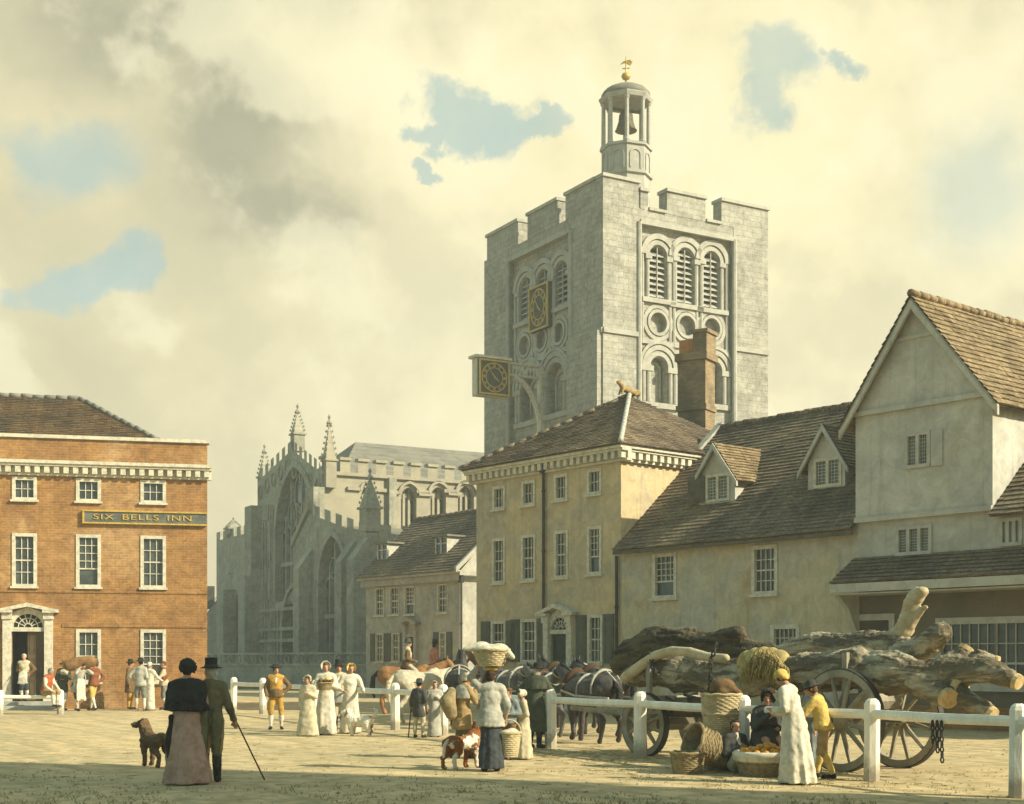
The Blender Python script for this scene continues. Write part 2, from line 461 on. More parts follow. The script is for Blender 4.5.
dim = union([bank(420, 320, 170, 60, .1, 1.3, WS), bank(80, 250, 200, 60, .1, 1.2, WS), bank(930, 160, 120, 160, .2, 1.3, WS)])
col = t.mix(t.math('MULTIPLY', dim, .32), col, lin(206, 201, 170))
# heaped clouds lit from the right, with shaded bases
WC = warp(.05, nw2)
shift = t.n('ShaderNodeVectorMath', operation='ADD', i={0: WC, 1: (.02, 0, .028)}).outputs[0]
relief = t.math('SUBTRACT', t.noise(WC, 4.2, 7, .55), t.noise(shift, 4.2, 7, .55))
dark = t.ramp(relief, .015, -.075); light = t.ramp(relief, .005, .08)
col = t.mix(t.math('MULTIPLY', dark, .3), col, lin(186, 180, 150))
col = t.mix(t.math('MULTIPLY', light, .5), col, lin(255, 247, 208))
tex = t.math('ADD', .93, t.math('MULTIPLY', t.noise(dirv, 14, 8, .65, .3), .14))
col = t.mix(1.0, col, t.n('ShaderNodeCombineColor', i={0: tex, 1: tex, 2: tex}).outputs[0], 'MULTIPLY')
blue = union([gap(448, 100, 44, 30), gap(486, 116, 52, 32), gap(528, 116, 34, 16), gap(434, 136, 20, 22), gap(441, 173, 18, 10),
              gap(768, 62, 34, 26, .25), gap(766, 104, 22, 36, .25), gap(822, 56, 32, 11, .25), t.math('MULTIPLY', bank(985, 190, 60, 75, .3, 1.2, WD), .6),
              gap(128, 268, 46, 30), gap(58, 290, 92, 24, .2), t.math('MULTIPLY', gap(52, 156, 80, 30, .35), .85)])
bg_sky = t.n('ShaderNodeBackground', i={'Color': t.mix(.45, sky.outputs[0], (1.7, 3.6, 2.9, 1)), 'Strength': .11})
bg_cloud = t.n('ShaderNodeBackground', i={'Color': col, 'Strength': .69})
dsep = t.n('ShaderNodeSeparateXYZ', i={0: dirv})
front = t.ramp(t.math('ADD', dsep.outputs[1], t.math('MULTIPLY', t.math('SUBTRACT', nw2.outputs[0], .5), .2)), .55, .8)   # the bank of cloud stands over the town; overhead and behind the sky is open
cover = t.math('MAXIMUM', front, t.math('MULTIPLY', t.ramp(nw2.outputs[0], .52, .7), .3))
ms = t.n('ShaderNodeMixShader', i={0: t.math('MULTIPLY', cover, t.math('SUBTRACT', 1.0, t.math('MULTIPLY', t.math('MULTIPLY', blue, t.math('ADD', .55, t.math('MULTIPLY', t.noise(dirv, 11, 6, .6), .8))), .66)))})
W.node_tree.links.new(bg_sky.outputs[0], ms.inputs[1]); W.node_tree.links.new(bg_cloud.outputs[0], ms.inputs[2])
W.node_tree.links.new(ms.outputs[0], wo.inputs[0])

# ------------------------------------------------------------------ ground
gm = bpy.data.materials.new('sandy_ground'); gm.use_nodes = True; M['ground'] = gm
t = NT(gm.node_tree); gm.node_tree.nodes.clear()
go = t.n('ShaderNodeOutputMaterial'); gb = t.n('ShaderNodeBsdfPrincipled'); gm.node_tree.links.new(gb.outputs[0], go.inputs[0])
ob = t.n('ShaderNodeTexCoord').outputs['Object']
big = t.noise(ob, .16, 6, .6, .5); mid = t.noise(ob, 1.1, 7, .68, .4); fine = t.noise(ob, 13, 6, .7)
rot_ = t.n('ShaderNodeMapping', i={'Vector': ob, 'Rotation': (0, 0, R(-30))}).outputs[0]
rut = t.noise(t.n('ShaderNodeMapping', i={'Vector': rot_, 'Scale': (2.2, .1, 1)}).outputs[0], 1.0, 5, .6, .4)
col = t.mix(t.ramp(big, .4, .65), (.61, .465, .255, 1), (.5, .4, .23, 1))
col = t.mix(t.math('MULTIPLY', t.ramp(mid, .45, .75), .38), col, (.4, .33, .18, 1))
col = t.mix(t.math('MULTIPLY', t.ramp(rut, .5, .6), .75), col, (.42, .35, .2, 1))
sep = t.n('ShaderNodeSeparateXYZ', i={0: ob})
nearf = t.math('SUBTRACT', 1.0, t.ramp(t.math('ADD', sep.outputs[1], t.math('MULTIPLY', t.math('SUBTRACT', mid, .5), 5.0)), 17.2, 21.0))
shade_band = t.math('MULTIPLY', nearf, t.ramp(t.noise(ob, 2.3, 7, .72, .3), .38, .62))
col = t.mix(t.math('MULTIPLY', shade_band, .55), col, (.2, .175, .075, 1))          # foreground shade band put into the soil colour, in broken patches
g = t.math('ADD', .72, t.math('MULTIPLY', fine, .56))
col = t.mix(1.0, col, t.n('ShaderNodeCombineColor', i={0: g, 1: g, 2: g}).outputs[0], 'MULTIPLY')
t.set(gb, 'Base Color', col); t.set(gb, 'Roughness', .95); t.set(gb, 'Specular IOR Level', .1)
h = t.math('ADD', t.math('MULTIPLY', mid, .9), t.math('ADD', t.math('MULTIPLY', fine, .3), rut))
t.set(gb, 'Normal', t.n('ShaderNodeBump', i={'Strength': .4, 'Distance': .03, 'Height': h}).outputs[0])
WF = Fr((0, 0), (1, 0))
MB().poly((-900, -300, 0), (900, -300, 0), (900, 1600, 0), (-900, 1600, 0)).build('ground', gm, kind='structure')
pb = MB()
for i in range(1500):
    d = 15 + 26 * rnd.random() ** 1.6; x = rnd.uniform(-.42, .42) * d; r = rnd.uniform(.006, .022) * (1.6 if rnd.random() < .06 else 1)
    n = len(pb.v); a = rnd.random() * 6
    vs = [V((x + r * math.cos(a + k * 1.047) * rnd.uniform(.7, 1.2), d + r * math.sin(a + k * 1.047), .001)) for k in range(6)] + \
         [V((x + .55 * r * math.cos(a + k * 1.047), d + .55 * r * math.sin(a + k * 1.047), r * .6)) for k in range(6)]
    pb.add(vs, [[k, (k + 1) % 6, 6 + (k + 1) % 6, 6 + k] for k in range(6)] + [list(range(6, 12))])
pb.build('pebbles', M['pebble'], kind='stuff')
sw = MB()
for i in range(900):                                                        # trodden straw dropped about the carriage and the baskets
    u = rnd.random(); x = 4.6 - 5.2 * u + rnd.gauss(0, .9); y = 18.4 + 8.5 * u + rnd.gauss(0, .9)
    if rnd.random() < .35: x, y = rnd.uniform(-8, 6), rnd.uniform(18, 36)
    a = rnd.random() * 3.14; l = rnd.uniform(.06, .2)
    sw.tube([(x, y, .008), (x + l * math.cos(a), y + l * math.sin(a), .012)], .005, 3)
sw.build('straw_litter', M['straw'], kind='stuff')
tu = MB()
for i in range(1500):
    d = 15.6 + 5.2 * rnd.random() ** 1.8; x = rnd.uniform(-.42, .42) * d
    if noise.noise(V((x * .5, d * .5, 3))) < -.05: continue
    for k in range(3):
        a = rnd.random() * 6.28; hh = rnd.uniform(.015, .05); w = .006; px, py = x + rnd.uniform(-.05, .05), d + rnd.uniform(-.05, .05)
        tu.poly((px - w, py, 0), (px + w, py, 0), (px + .03 * math.cos(a), py + .03 * math.sin(a), hh))
tu.build('grass', mat('dry_turf', (.27, .23, .09), (.2, .18, .075), 3, .3, bump=0), recalc=False, kind='stuff')


# ------------------------------------------------------------------ joinery shared by the houses
def rect(x0, x1, z0, z1): return [(x0, z0), (x1, z0), (x1, z1), (x0, z1)]


def sash(F, par, x0, x1, z0, z1, cols=3, rows=4, fw=.11, mf='white', mg='glass', y=0.0, sill=True, bar=.024, rail=None, lead=False, low=None, label=None):
    """One window: frame with bars, pane, sill. Returns the opening to cut in the wall."""
    w = MB()
    w.box(F, x0, x0 + fw, y - .035, y + .12, z0, z1); w.box(F, x1 - fw, x1, y - .035, y + .12, z0, z1)
    w.box(F, x0 + fw, x1 - fw, y - .032, y + .12, z1 - fw, z1); w.box(F, x0 + fw, x1 - fw, y - .032, y + .12, z0, z0 + fw * .7)
    a, b, c, d = x0 + fw, x1 - fw, z0 + fw * .7, z1 - fw
    zb = c
    if low: zb = c + (d - c) * low
    for i in range(1, cols):
        x = a + (b - a) * i / cols; w.box(F, x - bar / 2, x + bar / 2, y + .04, y + .074, zb, d)
    for j in range(rows if low else 1, rows):
        pass
    for j in range(0 if low else 1, rows):
        z = zb + (d - zb) * j / rows; k = 1.9 if (j == rows // 2 and not low and rows > 2) or (low and j == 0) else 1
        w.box(F, a, b, y + .037, y + .077, z - bar * k / 2, z + bar * k / 2)
    o = w.build('window', M[mf], par)
    if label: o['label'] = label
    MB().poly(F(a, y + .08, c), F(b, y + .08, c), F(b, y + .08, d), F(a, y + .08, d)).build('pane', M[mg], o)
    if sill:
        MB().box(F, x0 - .05, x1 + .05, y - .1, y + .03, z0 - .075, z0 - .003).build('sill', M[mf], o)
    return rect(x0 + fw * .6, x1 - fw * .6, z0 + fw * .4, z1 - fw * .6)


def sash_px(F, par, px0, px1, py0, py1, *a, y=0.0, **k):
    pm = (px0 + px1) / 2
    return sash(F, par, F.fx(px0, y), F.fx(px1, y), F.fz(pm, py1, y), F.fz(pm, py0, y), *a, y=y, **k)


def shutter(F, par, x0, x1, z0, z1, m='shutter', y=0.0):
    s = MB().box(F, x0, x1, y - .05, y - .004, z0, z1)
    for a, b in ((z0 + .08, (z0 + z1) / 2 - .05), ((z0 + z1) / 2 + .05, z1 - .08)):
        s.ring(F, [(x0 + .06, a), (x1 - .06, a), (x1 - .06, b), (x0 + .06, b), (x0 + .06, a)], [(x0 + .09, a + .03), (x1 - .09, a + .03), (x1 - .09, b - .03), (x0 + .09, b - .03), (x0 + .09, a + .03)], y - .065, y - .048)
    s.build('shutter', M[m], par)


def cornice(F, par, x0, x1, z, m='white', h=.42, out=.36, step=.34, y=0.0):
    c = MB()
    c.box(F, x0, x1, y - out, y + .1, z - h * .22, z); c.box(F, x0, x1, y - out * .82, y + .1, z - h * .38, z - h * .22)
    c.box(F, x0, x1, y - .1, y + .1, z - h, z - h * .85); c.box(F, x0, x1, y - .05, y + .1, z - h * .85, z - h * .38)
    n = int((x1 - x0) / step)
    for i in range(n):
        x = x0 + (i + .5) * (x1 - x0) / n
        c.box(F, x - step * .27, x + step * .27, y - out * .72, y - .05, z - h * .84, z - h * .382)
    c.build('cornice', M[m], par)


def arch(xc, r, z0, zs, n=12, point=0.0):
    """Opening with a round (point=0) or pointed head, springing at zs."""
    p = [(xc - r, z0)]
    if point <= 0:
        p += [(xc - r * math.cos(math.pi * i / n), zs + r * math.sin(math.pi * i / n)) for i in range(n + 1)]
    else:
        k = r * (1 + point); H = math.acos((k - r) / k)
        p += [(xc - r + k - k * math.cos(H * i / (n // 2)), zs + k * math.sin(H * i / (n // 2))) for i in range(n // 2 + 1)]
        p += [(xc + r - k + k * math.cos(H * i / (n // 2)), zs + k * math.sin(H * i / (n // 2))) for i in range(n // 2 - 1, -1, -1)]
    return p + [(xc + r, z0)]


def door_case(F, par, x0, x1, zb, zd, zt, zp, m='white', leaf='door_green', fan=True, open_half=False):
    """Pilasters, pediment, fanlight and door; returns the opening."""
    s = MB(); w = x1 - x0; p = w * .17
    for a, b in ((x0, x0 + p), (x1 - p, x1)):
        s.box(F, a, b, -.14, .02, zb, zt - .12); s.box(F, a - .03, b + .03, -.19, .02, zt - .12, zt + .1); s.box(F, a - .03, b + .03, -.18, .02, zb, zb + .2)
    s.box(F, x0 + p, x1 - p, -.06, .1, zd, zd + .12)
    xm = (x0 + x1) / 2; o = .2
    for sg in (-1, 1):
        xe = xm + sg * (w / 2 + o)
        s.prism(F, [(xe, zt + .1), (xe, zt + .2), (xm, zp), (xm, zp - .13)], -.3, .02)
    s.box(F, x0 - o, x0 + p + .05, -.29, .02, zt + .1, zt + .19); s.box(F, x1 - p - .05, x1 + o, -.29, .02, zt + .1, zt + .19)
    r = (w - 2 * p) / 2
    if fan:
        ar = [(xm - r * .9 * math.cos(math.pi * i / 12), zd + .14 + r * .86 * math.sin(math.pi * i / 12)) for i in range(13)]
        ao = [(xm - r * 1.0 * math.cos(math.pi * i / 12), zd + .12 + r * 1.0 * math.sin(math.pi * i / 12)) for i in range(13)]
        tym = [(x0 + p, zd + .12), (x0 + p, zt + .1), (xm, zp - .13), (x1 - p, zt + .1), (x1 - p, zd + .12)]
        s.panel(F, tym[::-1], [ar + [(xm - r * .9, zd + .1401)][:0]], -.03, .1)
    sur = s.build('door_surround', M[m], par)
    if fan:
        f = MB()
        for i in range(1, 7):
            a = math.pi * i / 7
            f.tube([F(xm + .2 * r * math.cos(a), .03, zd + .14 + .2 * r * math.sin(a)), F(xm + .88 * r * math.cos(a), .03, zd + .14 + .84 * r * math.sin(a))], .018, 4)
        for q in (.24, .6):
            f.tube([F(xm + q * r * math.cos(math.pi * i / 12), .03, zd + .15 + q * r * .95 * math.sin(math.pi * i / 12)) for i in range(13)], .018, 4)
        fo = f.build('fanlight', M[m], par)
        MB().poly(*[F(x, .07, z) for x, z in ar]).build('pane', M['void'], fo)
    xa, xb = x0 + p, x1 - p
    def leafm(a, b):
        d = MB().box(F, a, b, .08, .13, zb + .02, zd)
        for u0, u1 in ((.05, .3), (.36, .62), (.68, .95)):
            for q0, q1 in ((.12, .46), (.54, .88)):
                A, B, C, D = a + (b - a) * q0, a + (b - a) * q1, zb + (zd - zb) * u0, zb + (zd - zb) * u1
                d.ring(F, [(A, C), (B, C), (B, D), (A, D), (A, C)], [(A + .03, C + .03), (B - .03, C + .03), (B - .03, D - .03), (A + .03, D - .03), (A + .03, C + .03)], .06, .082)
        return d.build('door', M[leaf], par)
    if open_half:
        xm2 = xa + (xb - xa) * .48
        dl = leafm(xm2, xb)
        v = MB().poly(F(xa, 1.4, zb), F(xb, 1.4, zb), F(xb, 1.4, zd), F(xa, 1.4, zd)).poly(F(xa, .02, zb), F(xa, 1.4, zb), F(xa, 1.4, zd), F(xa, .02, zd)).poly(F(xb, .14, zb), F(xb, 1.4, zb), F(xb, 1.4, zd), F(xb, .14, zd)).poly(F(xa, .02, zd), F(xb, .02, zd), F(xb, 1.4, zd), F(xa, 1.4, zd)).poly(F(xa, .0, zb), F(xb, .0, zb), F(xb, 1.4, zb), F(xa, 1.4, zb))
        v.build('hallway', M['void'], par)
    else:
        dl = leafm(xa, xb)
    MB().lathe(F(xb - .1, .05, zb + (zd - zb) * .46), [(.0, -.03), (.03, 0), (.0, .03)], 8).build('handle', M['gold_paint'], dl)
    top = zd + .12
    return rect(xa + .01, xb - .01, zb, top) if not fan else [(xa + .01, zb), (xa + .01, zt), (xm, zp - .25), (xb - .01, zt), (xb - .01, zb)][::-1]


def downpipe(F, par, x, z0, z1, y=0.0, head=True):
    d = MB().tube([F(x, y - .09, z0), F(x, y - .09, z1)], .05, 8)
    if head: d.add(*_hop(F, x, y - .09, z1))
    z = z0 + 1.2
    while z < z1 - .5:
        d.tube([F(x, y - .09, z), F(x, y - .09, z + .08)], .068, 8); z += 1.9
    d.build('downpipe', M['iron'], par)


def _hop(F, x, y, z):
    m = MB().prism(F, [(x - .16, z + .28), (x + .16, z + .28), (x + .07, z - .02), (x - .07, z - .02)], y - .1, y + .08); return m.v, m.f


def ridge(pts, r=.1, seg=.4):
    """Half-round ridge tiles end to end, each a little out of true."""
    m = MB()
    for a, b in zip(pts, pts[1:]):
        a, b = V(a), V(b); n = max(1, int((b - a).length / seg))
        for i in range(n):
            j = V((0, 0, rnd.uniform(-.015, .015))); p, q = a.lerp(b, i / n) + j, a.lerp(b, (i + .96) / n) + j
            m.tube([p, q], [r * rnd.uniform(.95, 1.1), r * rnd.uniform(.85, .98)], 7)
    return m


# ------------------------------------------------------------------ the brick inn on the left
IF = Fr((-10.6, 48.7), (.975, .222))
inn = empty('inn', IF(0, 0, 0), 'three storey orange brick inn with a white dentil cornice, gold lettered sign and hipped roof', 'inn', rz=math.atan2(.222, .975))
IZ = lambda py: EYE + (HOR - py) * 48.2 / FOC
holes = []
cols_x = [(-6.76, -5.86), (-4.42, -3.52), (-2.28, -1.40)]
cols_x = [(IF.fx(a), IF.fx(b)) for a, b in ((12, 37), (76, 101), (140.5, 166))]
for i, (a, b) in enumerate(cols_x):
    holes.append(sash(IF, inn, a, b, IZ(502.5), IZ(480), 3, 2))
    holes.append(sash(IF, inn, a, b, IZ(587.5), IZ(535.5), 3, 4, low=.34 if i == 1 else None, label='white sash window with its lower half raised' if i == 1 else None))
    if i: holes.append(sash(IF, inn, a, b, IZ(682), IZ(629.5), 3, 4, low=.33 if i == 2 else None))
x0, x1 = IF.fx(3), IF.fx(53)
zb = .28
holes.append(door_case(IF, inn, x0, x1, zb, IZ(632), IZ(616.5), IZ(604), leaf='door_brown', open_half=True))
top = IZ(441.5); L = -9.5
w = MB().panel(IF, rect(L, 0, 0, top), holes, 0, .14)
w.poly(IF(0, 0, 0), IF(0, 9, 0), IF(0, 9, top), IF(0, 0, top)).poly(IF(L, 0, 0), IF(L, 9, 0), IF(L, 9, top), IF(L, 0, top)).poly(IF(L, 9, 0), IF(0, 9, 0), IF(0, 9, top), IF(L, 9, top))
w.poly(IF(0, 0, top), IF(0, .3, top), IF(L, .3, top), IF(L, 0, top))
w.poly(IF(0, .3, top - .9), IF(0, .3, top), IF(L, .3, top), IF(L, .3, top - .9))
w.build('wall', M['inn_brick'], inn, recalc=False)
MB().box(IF, L, .07, -.08, .38, top + .003, top + .12).build('coping', M['white'], inn)
cornice(IF, inn, L, .14, IZ(464), h=.5, out=.32, step=.31)
for zz in (IZ(592), IZ(626)):
    MB().box(IF, L, x0 - .3 if zz < 3 else -.003, -.03, .0, zz - .05, zz + .05).build('string_course', M['inn_brick'], inn)
    if zz < 3: MB().box(IF, x1 + .3, -.003, -.03, .0, zz - .05, zz + .05).build('string_course', M['inn_brick'], inn)
rz = 11.35; ze = top - .25
A, B = IF(L, .6, ze), IF(-.9, .6, ze); C_, D_ = IF(-4.6, 4.4, rz), IF(L, 4.4, rz)
rf = MB().slope(A, B, C_, D_).slope(B, IF(-.9, 8.2, ze), C_, C_)
ro = rf.build('roof', M['inn_roof'], inn)
ridge([D_ + V((0, 0, .03)), C_ + V((0, 0, .03)), B + V((0, 0, .03))]).build('ridge_tiles', M['lead'], ro, smooth=True)
MB().box(IF, x0 - .35, x1 + .35, -.75, -.003, 0, .14).box(IF, x0 - .12, x1 + .12, -.42, -.003, .143, .278).build('doorstep', M['stone_trim'], inn)
# sign board
sx0, sx1, sz0, sz1 = IF.fx(84.5), -.02, IZ(523.3), IZ(512.8)
sb = MB().box(IF, sx0, sx1, -.09, -.004, sz0, sz1).build('sign_board', M['sign'], inn)
MB().box(IF, sx0 - .06, sx1, -.13, -.005, sz1, sz1 + .05).box(IF, sx0 - .06, sx1, -.13, -.005, sz0 - .05, sz0).box(IF, sx0 - .06, sx0, -.125, -.006, sz0, sz1).build('sign_frame', M['gold_paint'], sb)


def lettering(txt, F, xc, zc, size, y, par, m, space=1.15, width=None, name='lettering'):
    cu = bpy.data.curves.new('t', 'FONT'); cu.body = txt; cu.size = size; cu.align_x = 'CENTER'; cu.align_y = 'CENTER'; cu.extrude = .012; cu.space_character = space; cu.space_word = 1.5; cu.offset = .0
    to = bpy.data.objects.new('t', cu); COL.objects.link(to)
    me = bpy.data.meshes.new_from_object(to.evaluated_get(bpy.context.evaluated_depsgraph_get()))
    sw = (width / (max(v.co.x for v in me.vertices) - min(v.co.x for v in me.vertices))) if width else 1
    mb = MB().add([F(xc + v.co.x * sw, y - v.co.z, zc + v.co.y) for v in me.vertices], [list(p.vertices) for p in me.polygons])
    bpy.data.objects.remove(to); bpy.data.meshes.remove(me); bpy.data.curves.remove(cu)
    return mb.build(name, m, par)


lettering('SIX BELLS INN', IF, (sx0 + sx1) / 2 - .1, (sz0 + sz1) / 2, .27, -.105, sb, M['gold_paint'], width=(sx1 - sx0) * .8)

# little gabled cottages seen past the inn's corner
KF = Fr((-30.4, 138), (.97, .24))
k = empty('gabled_cottage', KF(0, 0, 0), 'tiny pale gabled cottage far off beside the corner of the brick inn', 'cottage')
MB().prism(KF, [(0, 0), (3.2, 0), (3.2, 6.0), (1.6, 8.2), (0, 6.0)], 0, 7).build('wall', M['pale_render'], k)
MB().slope(KF(-.3, -.2, 5.8), KF(-.3, 7.2, 5.8), KF(1.6, 7.2, 8.45), KF(1.6, -.2, 8.45), .4, seg=1).slope(KF(3.5, -.2, 5.8), KF(3.5, 7.2, 5.8), KF(1.6, 7.2, 8.45), KF(1.6, -.2, 8.45), .4, seg=1).build('roof', M['roof'], k)
MB().box(KF, .4, 1.2, 4, 4.8, 7, 9.3).build('chimney', M['soot'], k)

# ------------------------------------------------------------------ the row of houses on the right
RF = Fr((3.27, 42), (.639, -.769))
rot = math.atan2(-.769, .639)
yh = empty('ochre_house', RF(-3.5, 0, 0), 'three storey ochre stucco house with white dentil cornice and tiled pyramid roof', 'house', rz=rot)
holes = []
for a, b, c, d in ((493, 505.5, 486, 509), (522, 535.5, 480.5, 505), (554.5, 568, 474, 500), (587.5, 602, 468.5, 494)):
    holes.append(sash_px(RF, yh, a, b, c, d, 3, 2, fw=.1))
for i, (a, b, c, d) in enumerate(((492.5, 505.5, 538, 583), (521.5, 536, 534.5, 580.5), (554.5, 568.5, 530.5, 577.5), (587.5, 602, 526, 574))):
    holes.append(sash_px(RF, yh, a, b, c, d, 3, 4, fw=.1, low=.36 if i == 3 else None))
for a, b, c, d in ((491.5, 506, 621, 661), (521, 537, 619, 662), (588, 603, 614.5, 663.5)):
    holes.append(sash_px(RF, yh, a, b, c, d, 3, 4, fw=.1))
    xa, xb = RF.fx(a), RF.fx(b); pm = (a + b) / 2; z0, z1 = RF.fz(pm, d), RF.fz(pm, c)
    shutter(RF, yh, xa - .52, xa - .06, z0, z1); shutter(RF, yh, xb + .06, xb + .5, z0, z1)
x0, x1 = RF.fx(546), RF.fx(574)
holes.append(door_case(RF, yh, x0, x1, .1, RF.fz(560, 634), RF.fz(560, 619), RF.fz(560, 604)))
yt = RF.fz(621, 446)
w = MB().panel(RF, rect(-7, 0, 0, yt), holes, 0, .13)
EFr = Fr(RF(0, 0, 0)[:2], (RF.y.x, RF.y.y))                     # its lit end wall
w.poly(EFr(0, 0, 0), EFr(7.2, 0, 0), EFr(7.2, 0, yt), EFr(0, 0, yt)).poly(RF(-7, 0, 0), RF(-7, 7.2, 0), RF(-7, 7.2, yt), RF(-7, 0, yt)).poly(RF(-7, 7.2, 0), RF(0, 7.2, 0), RF(0, 7.2, yt), RF(-7, 7.2, yt))
w.build('wall', M['ochre_wall'], yh, recalc=False)
cornice(RF, yh, -7.3, .36, yt, h=.46, step=.3)
cornice(EFr, yh, .12, 7.5, yt - .002, h=.456, step=.3)
ap = RF(-3.35, 3.65, RF.fz(630, 396, 3.65))
e = [RF(-7.4, -.42, yt + .02), RF(.42, -.42, yt + .02), RF(.42, 7.5, yt + .02), RF(-7.4, 7.5, yt + .02)]
ro = MB().slope(e[0], e[1], ap, ap).slope(e[1], e[2], ap, ap).slope(e[3], e[0], ap, ap).build('roof', M['roof'], yh)
ridge([e[1] + V((0, 0, .06)), ap + V((0, 0, .06))], .08).build('hip_tiles', M['trim_grey'], ro, smooth=True)
ridge([e[0] + V((0, 0, .05)), ap + V((0, 0, .06))], .07).build('hip_tiles', M['roof'], ro, smooth=True)
# crouching terracotta beast on the apex
s = Soup(Matrix.Translation(ap) @ Matrix.Rotation(R(-60), 4, 'Z') @ Matrix.Scale(.75, 4))
s.chain([(0, .45, .16), (0, 0, .22), (0, -.35, .34)], [.16, .17, .15]); s.chain([(0, -.35, .34), (0, -.5, .52)], [.13, .11]); s.ell((0, -.56, .56), (.1, .16, .1))
for sx in (-1, 1):
    s.chain([(sx * .1, -.38, .3), (sx * .11, -.5, .04)], [.07, .05]); s.chain([(sx * .12, .4, .2), (sx * .14, .25, .04)], [.09, .06]); s.ell((sx * .07, -.52, .66), .035)
s.grow('beast_finial', M['tan'], .03, ro, 2)
downpipe(RF, yh, RF.fx(545.5), 0.1, RF.fz(545, 473)); downpipe(RF, yh, -.1, .1, RF.fz(619, 556), head=False)
# its chimney
cx, cy = RF.fx(688, 6.2), 6.2
P = at(690, 400, 47.6); CF = Fr((P.x - .45, P.y), (.93, .37))
CF = Fr((P.x - .42, P.y), (.855, -.52))
ct = EYE + (HOR - 362) * 47.6 / FOC
ch = MB().box(CF, 0, 1.02, 0, .8, 7.4, ct).box(CF, -.08, 1.1, -.08, .88, ct + .003, ct + .26).box(CF, -.05, 1.07, -.05, .85, ct - 1.7, ct - 1.5)
ch = ch.build('chimney', M['chimney'], ro)
MB().box(CF, .02, .52, .08, .7, ct + .263, ct + .74).build('chimney_stack', M['pot'], ch)
MB().box(CF, .56, 1.06, .0, .8, ct + .263, ct + .9).box(CF, .5, 1.12, -.06, .86, ct + .903, ct + 1.02).build('chimney_stack', M['chimney'], ch)

# cottage with two dormers
CX1 = RF.fx(858)
ct_ = empty('dormered_cottage', RF(CX1 / 2, 0, 0), 'long buff rendered cottage with a steep tiled roof and two gabled dormers', 'cottage', rz=rot)
ez0, ez1, ry = RF.fz(621, 549, -.3), RF.fz(858, 527, -.3), 4.35
ez = (ez0 + ez1) / 2; rz_ = RF.fz(720, 430, ry) + .05
sl = (rz_ - ez) / (ry + .3)
holes = [sash_px(RF, ct_, 653, 677, 553, 598, 4, 4, low=.36, label='white sash window, lower sash raised, nearest the ochre house'), sash_px(RF, ct_, 752, 778, 545, 594, 4, 4)]
for a, b, c, d, q in ((663, 698, 627, 668, 6), (771, 800, 624.5, 668, 5)):
    holes.append(sash_px(RF, ct_, a, b, c, d, q, 4, fw=.12))
a, b = RF.fx(711), RF.fx(737)
zt_ = RF.fz(724, 630)
f = MB().box(RF, a, a + .16, -.05, .1, .05, zt_).box(RF, b - .16, b, -.05, .1, .05, zt_).box(RF, a + .16, b - .16, -.047, .1, zt_ - .18, zt_).build('door_frame', M['white'], ct_)
MB().box(RF, a + .16, b - .16, .05, .09, .05, zt_ - .18).build('door', M['door_brown'], ct_)
holes.append(rect(a + .05, b - .05, .05, zt_ - .05))
MB().panel(RF, [(.004, 0), (CX1, 0), (CX1, ez + .2), (.004, ez + .2)], holes, .0, .13).build('wall', M['buff'], ct_, recalc=False)
ro = MB().slope(RF(-.06, -.32, ez - .02), RF(CX1, -.32, ez - .02), RF(CX1, ry, rz_), RF(.03, ry, rz_), .17).slope(RF(.03, 2 * ry, ez), RF(CX1, 2 * ry, ez), RF(CX1, ry, rz_), RF(.03, ry, rz_), .4, seg=2).build('roof', M['roof'], ct_)
ridge([RF(.03, ry, rz_ + .04), RF(CX1, ry, rz_ + .04)], .1, .33).build('ridge_tiles', M['roof'], ro, smooth=True)
MB().box(RF, -.05, CX1, -.3, -.22, ez - .16, ez - .06).build('eaves_board', M['cart_dark'], ct_)
EC = Fr(RF(.03, 0, 0)[:2], (RF.y.x, RF.y.y))
MB().prism(EC, [(2.6, ez + sl * 2.9 + .04), (2.6, ez + sl * 2.9 + .16), (ry + .05, rz_ + .2), (ry + .05, rz_ + .08)], -.1, .14).build('verge_coping', M['pale_render'], ro)


def roof_y(px, py):
    lo, hi = -.3, ry
    for _ in range(40):
        m = (lo + hi) / 2
        if ez + sl * (m + .3) < RF.fz(px, py, m): lo = m
        else: hi = m
    return lo


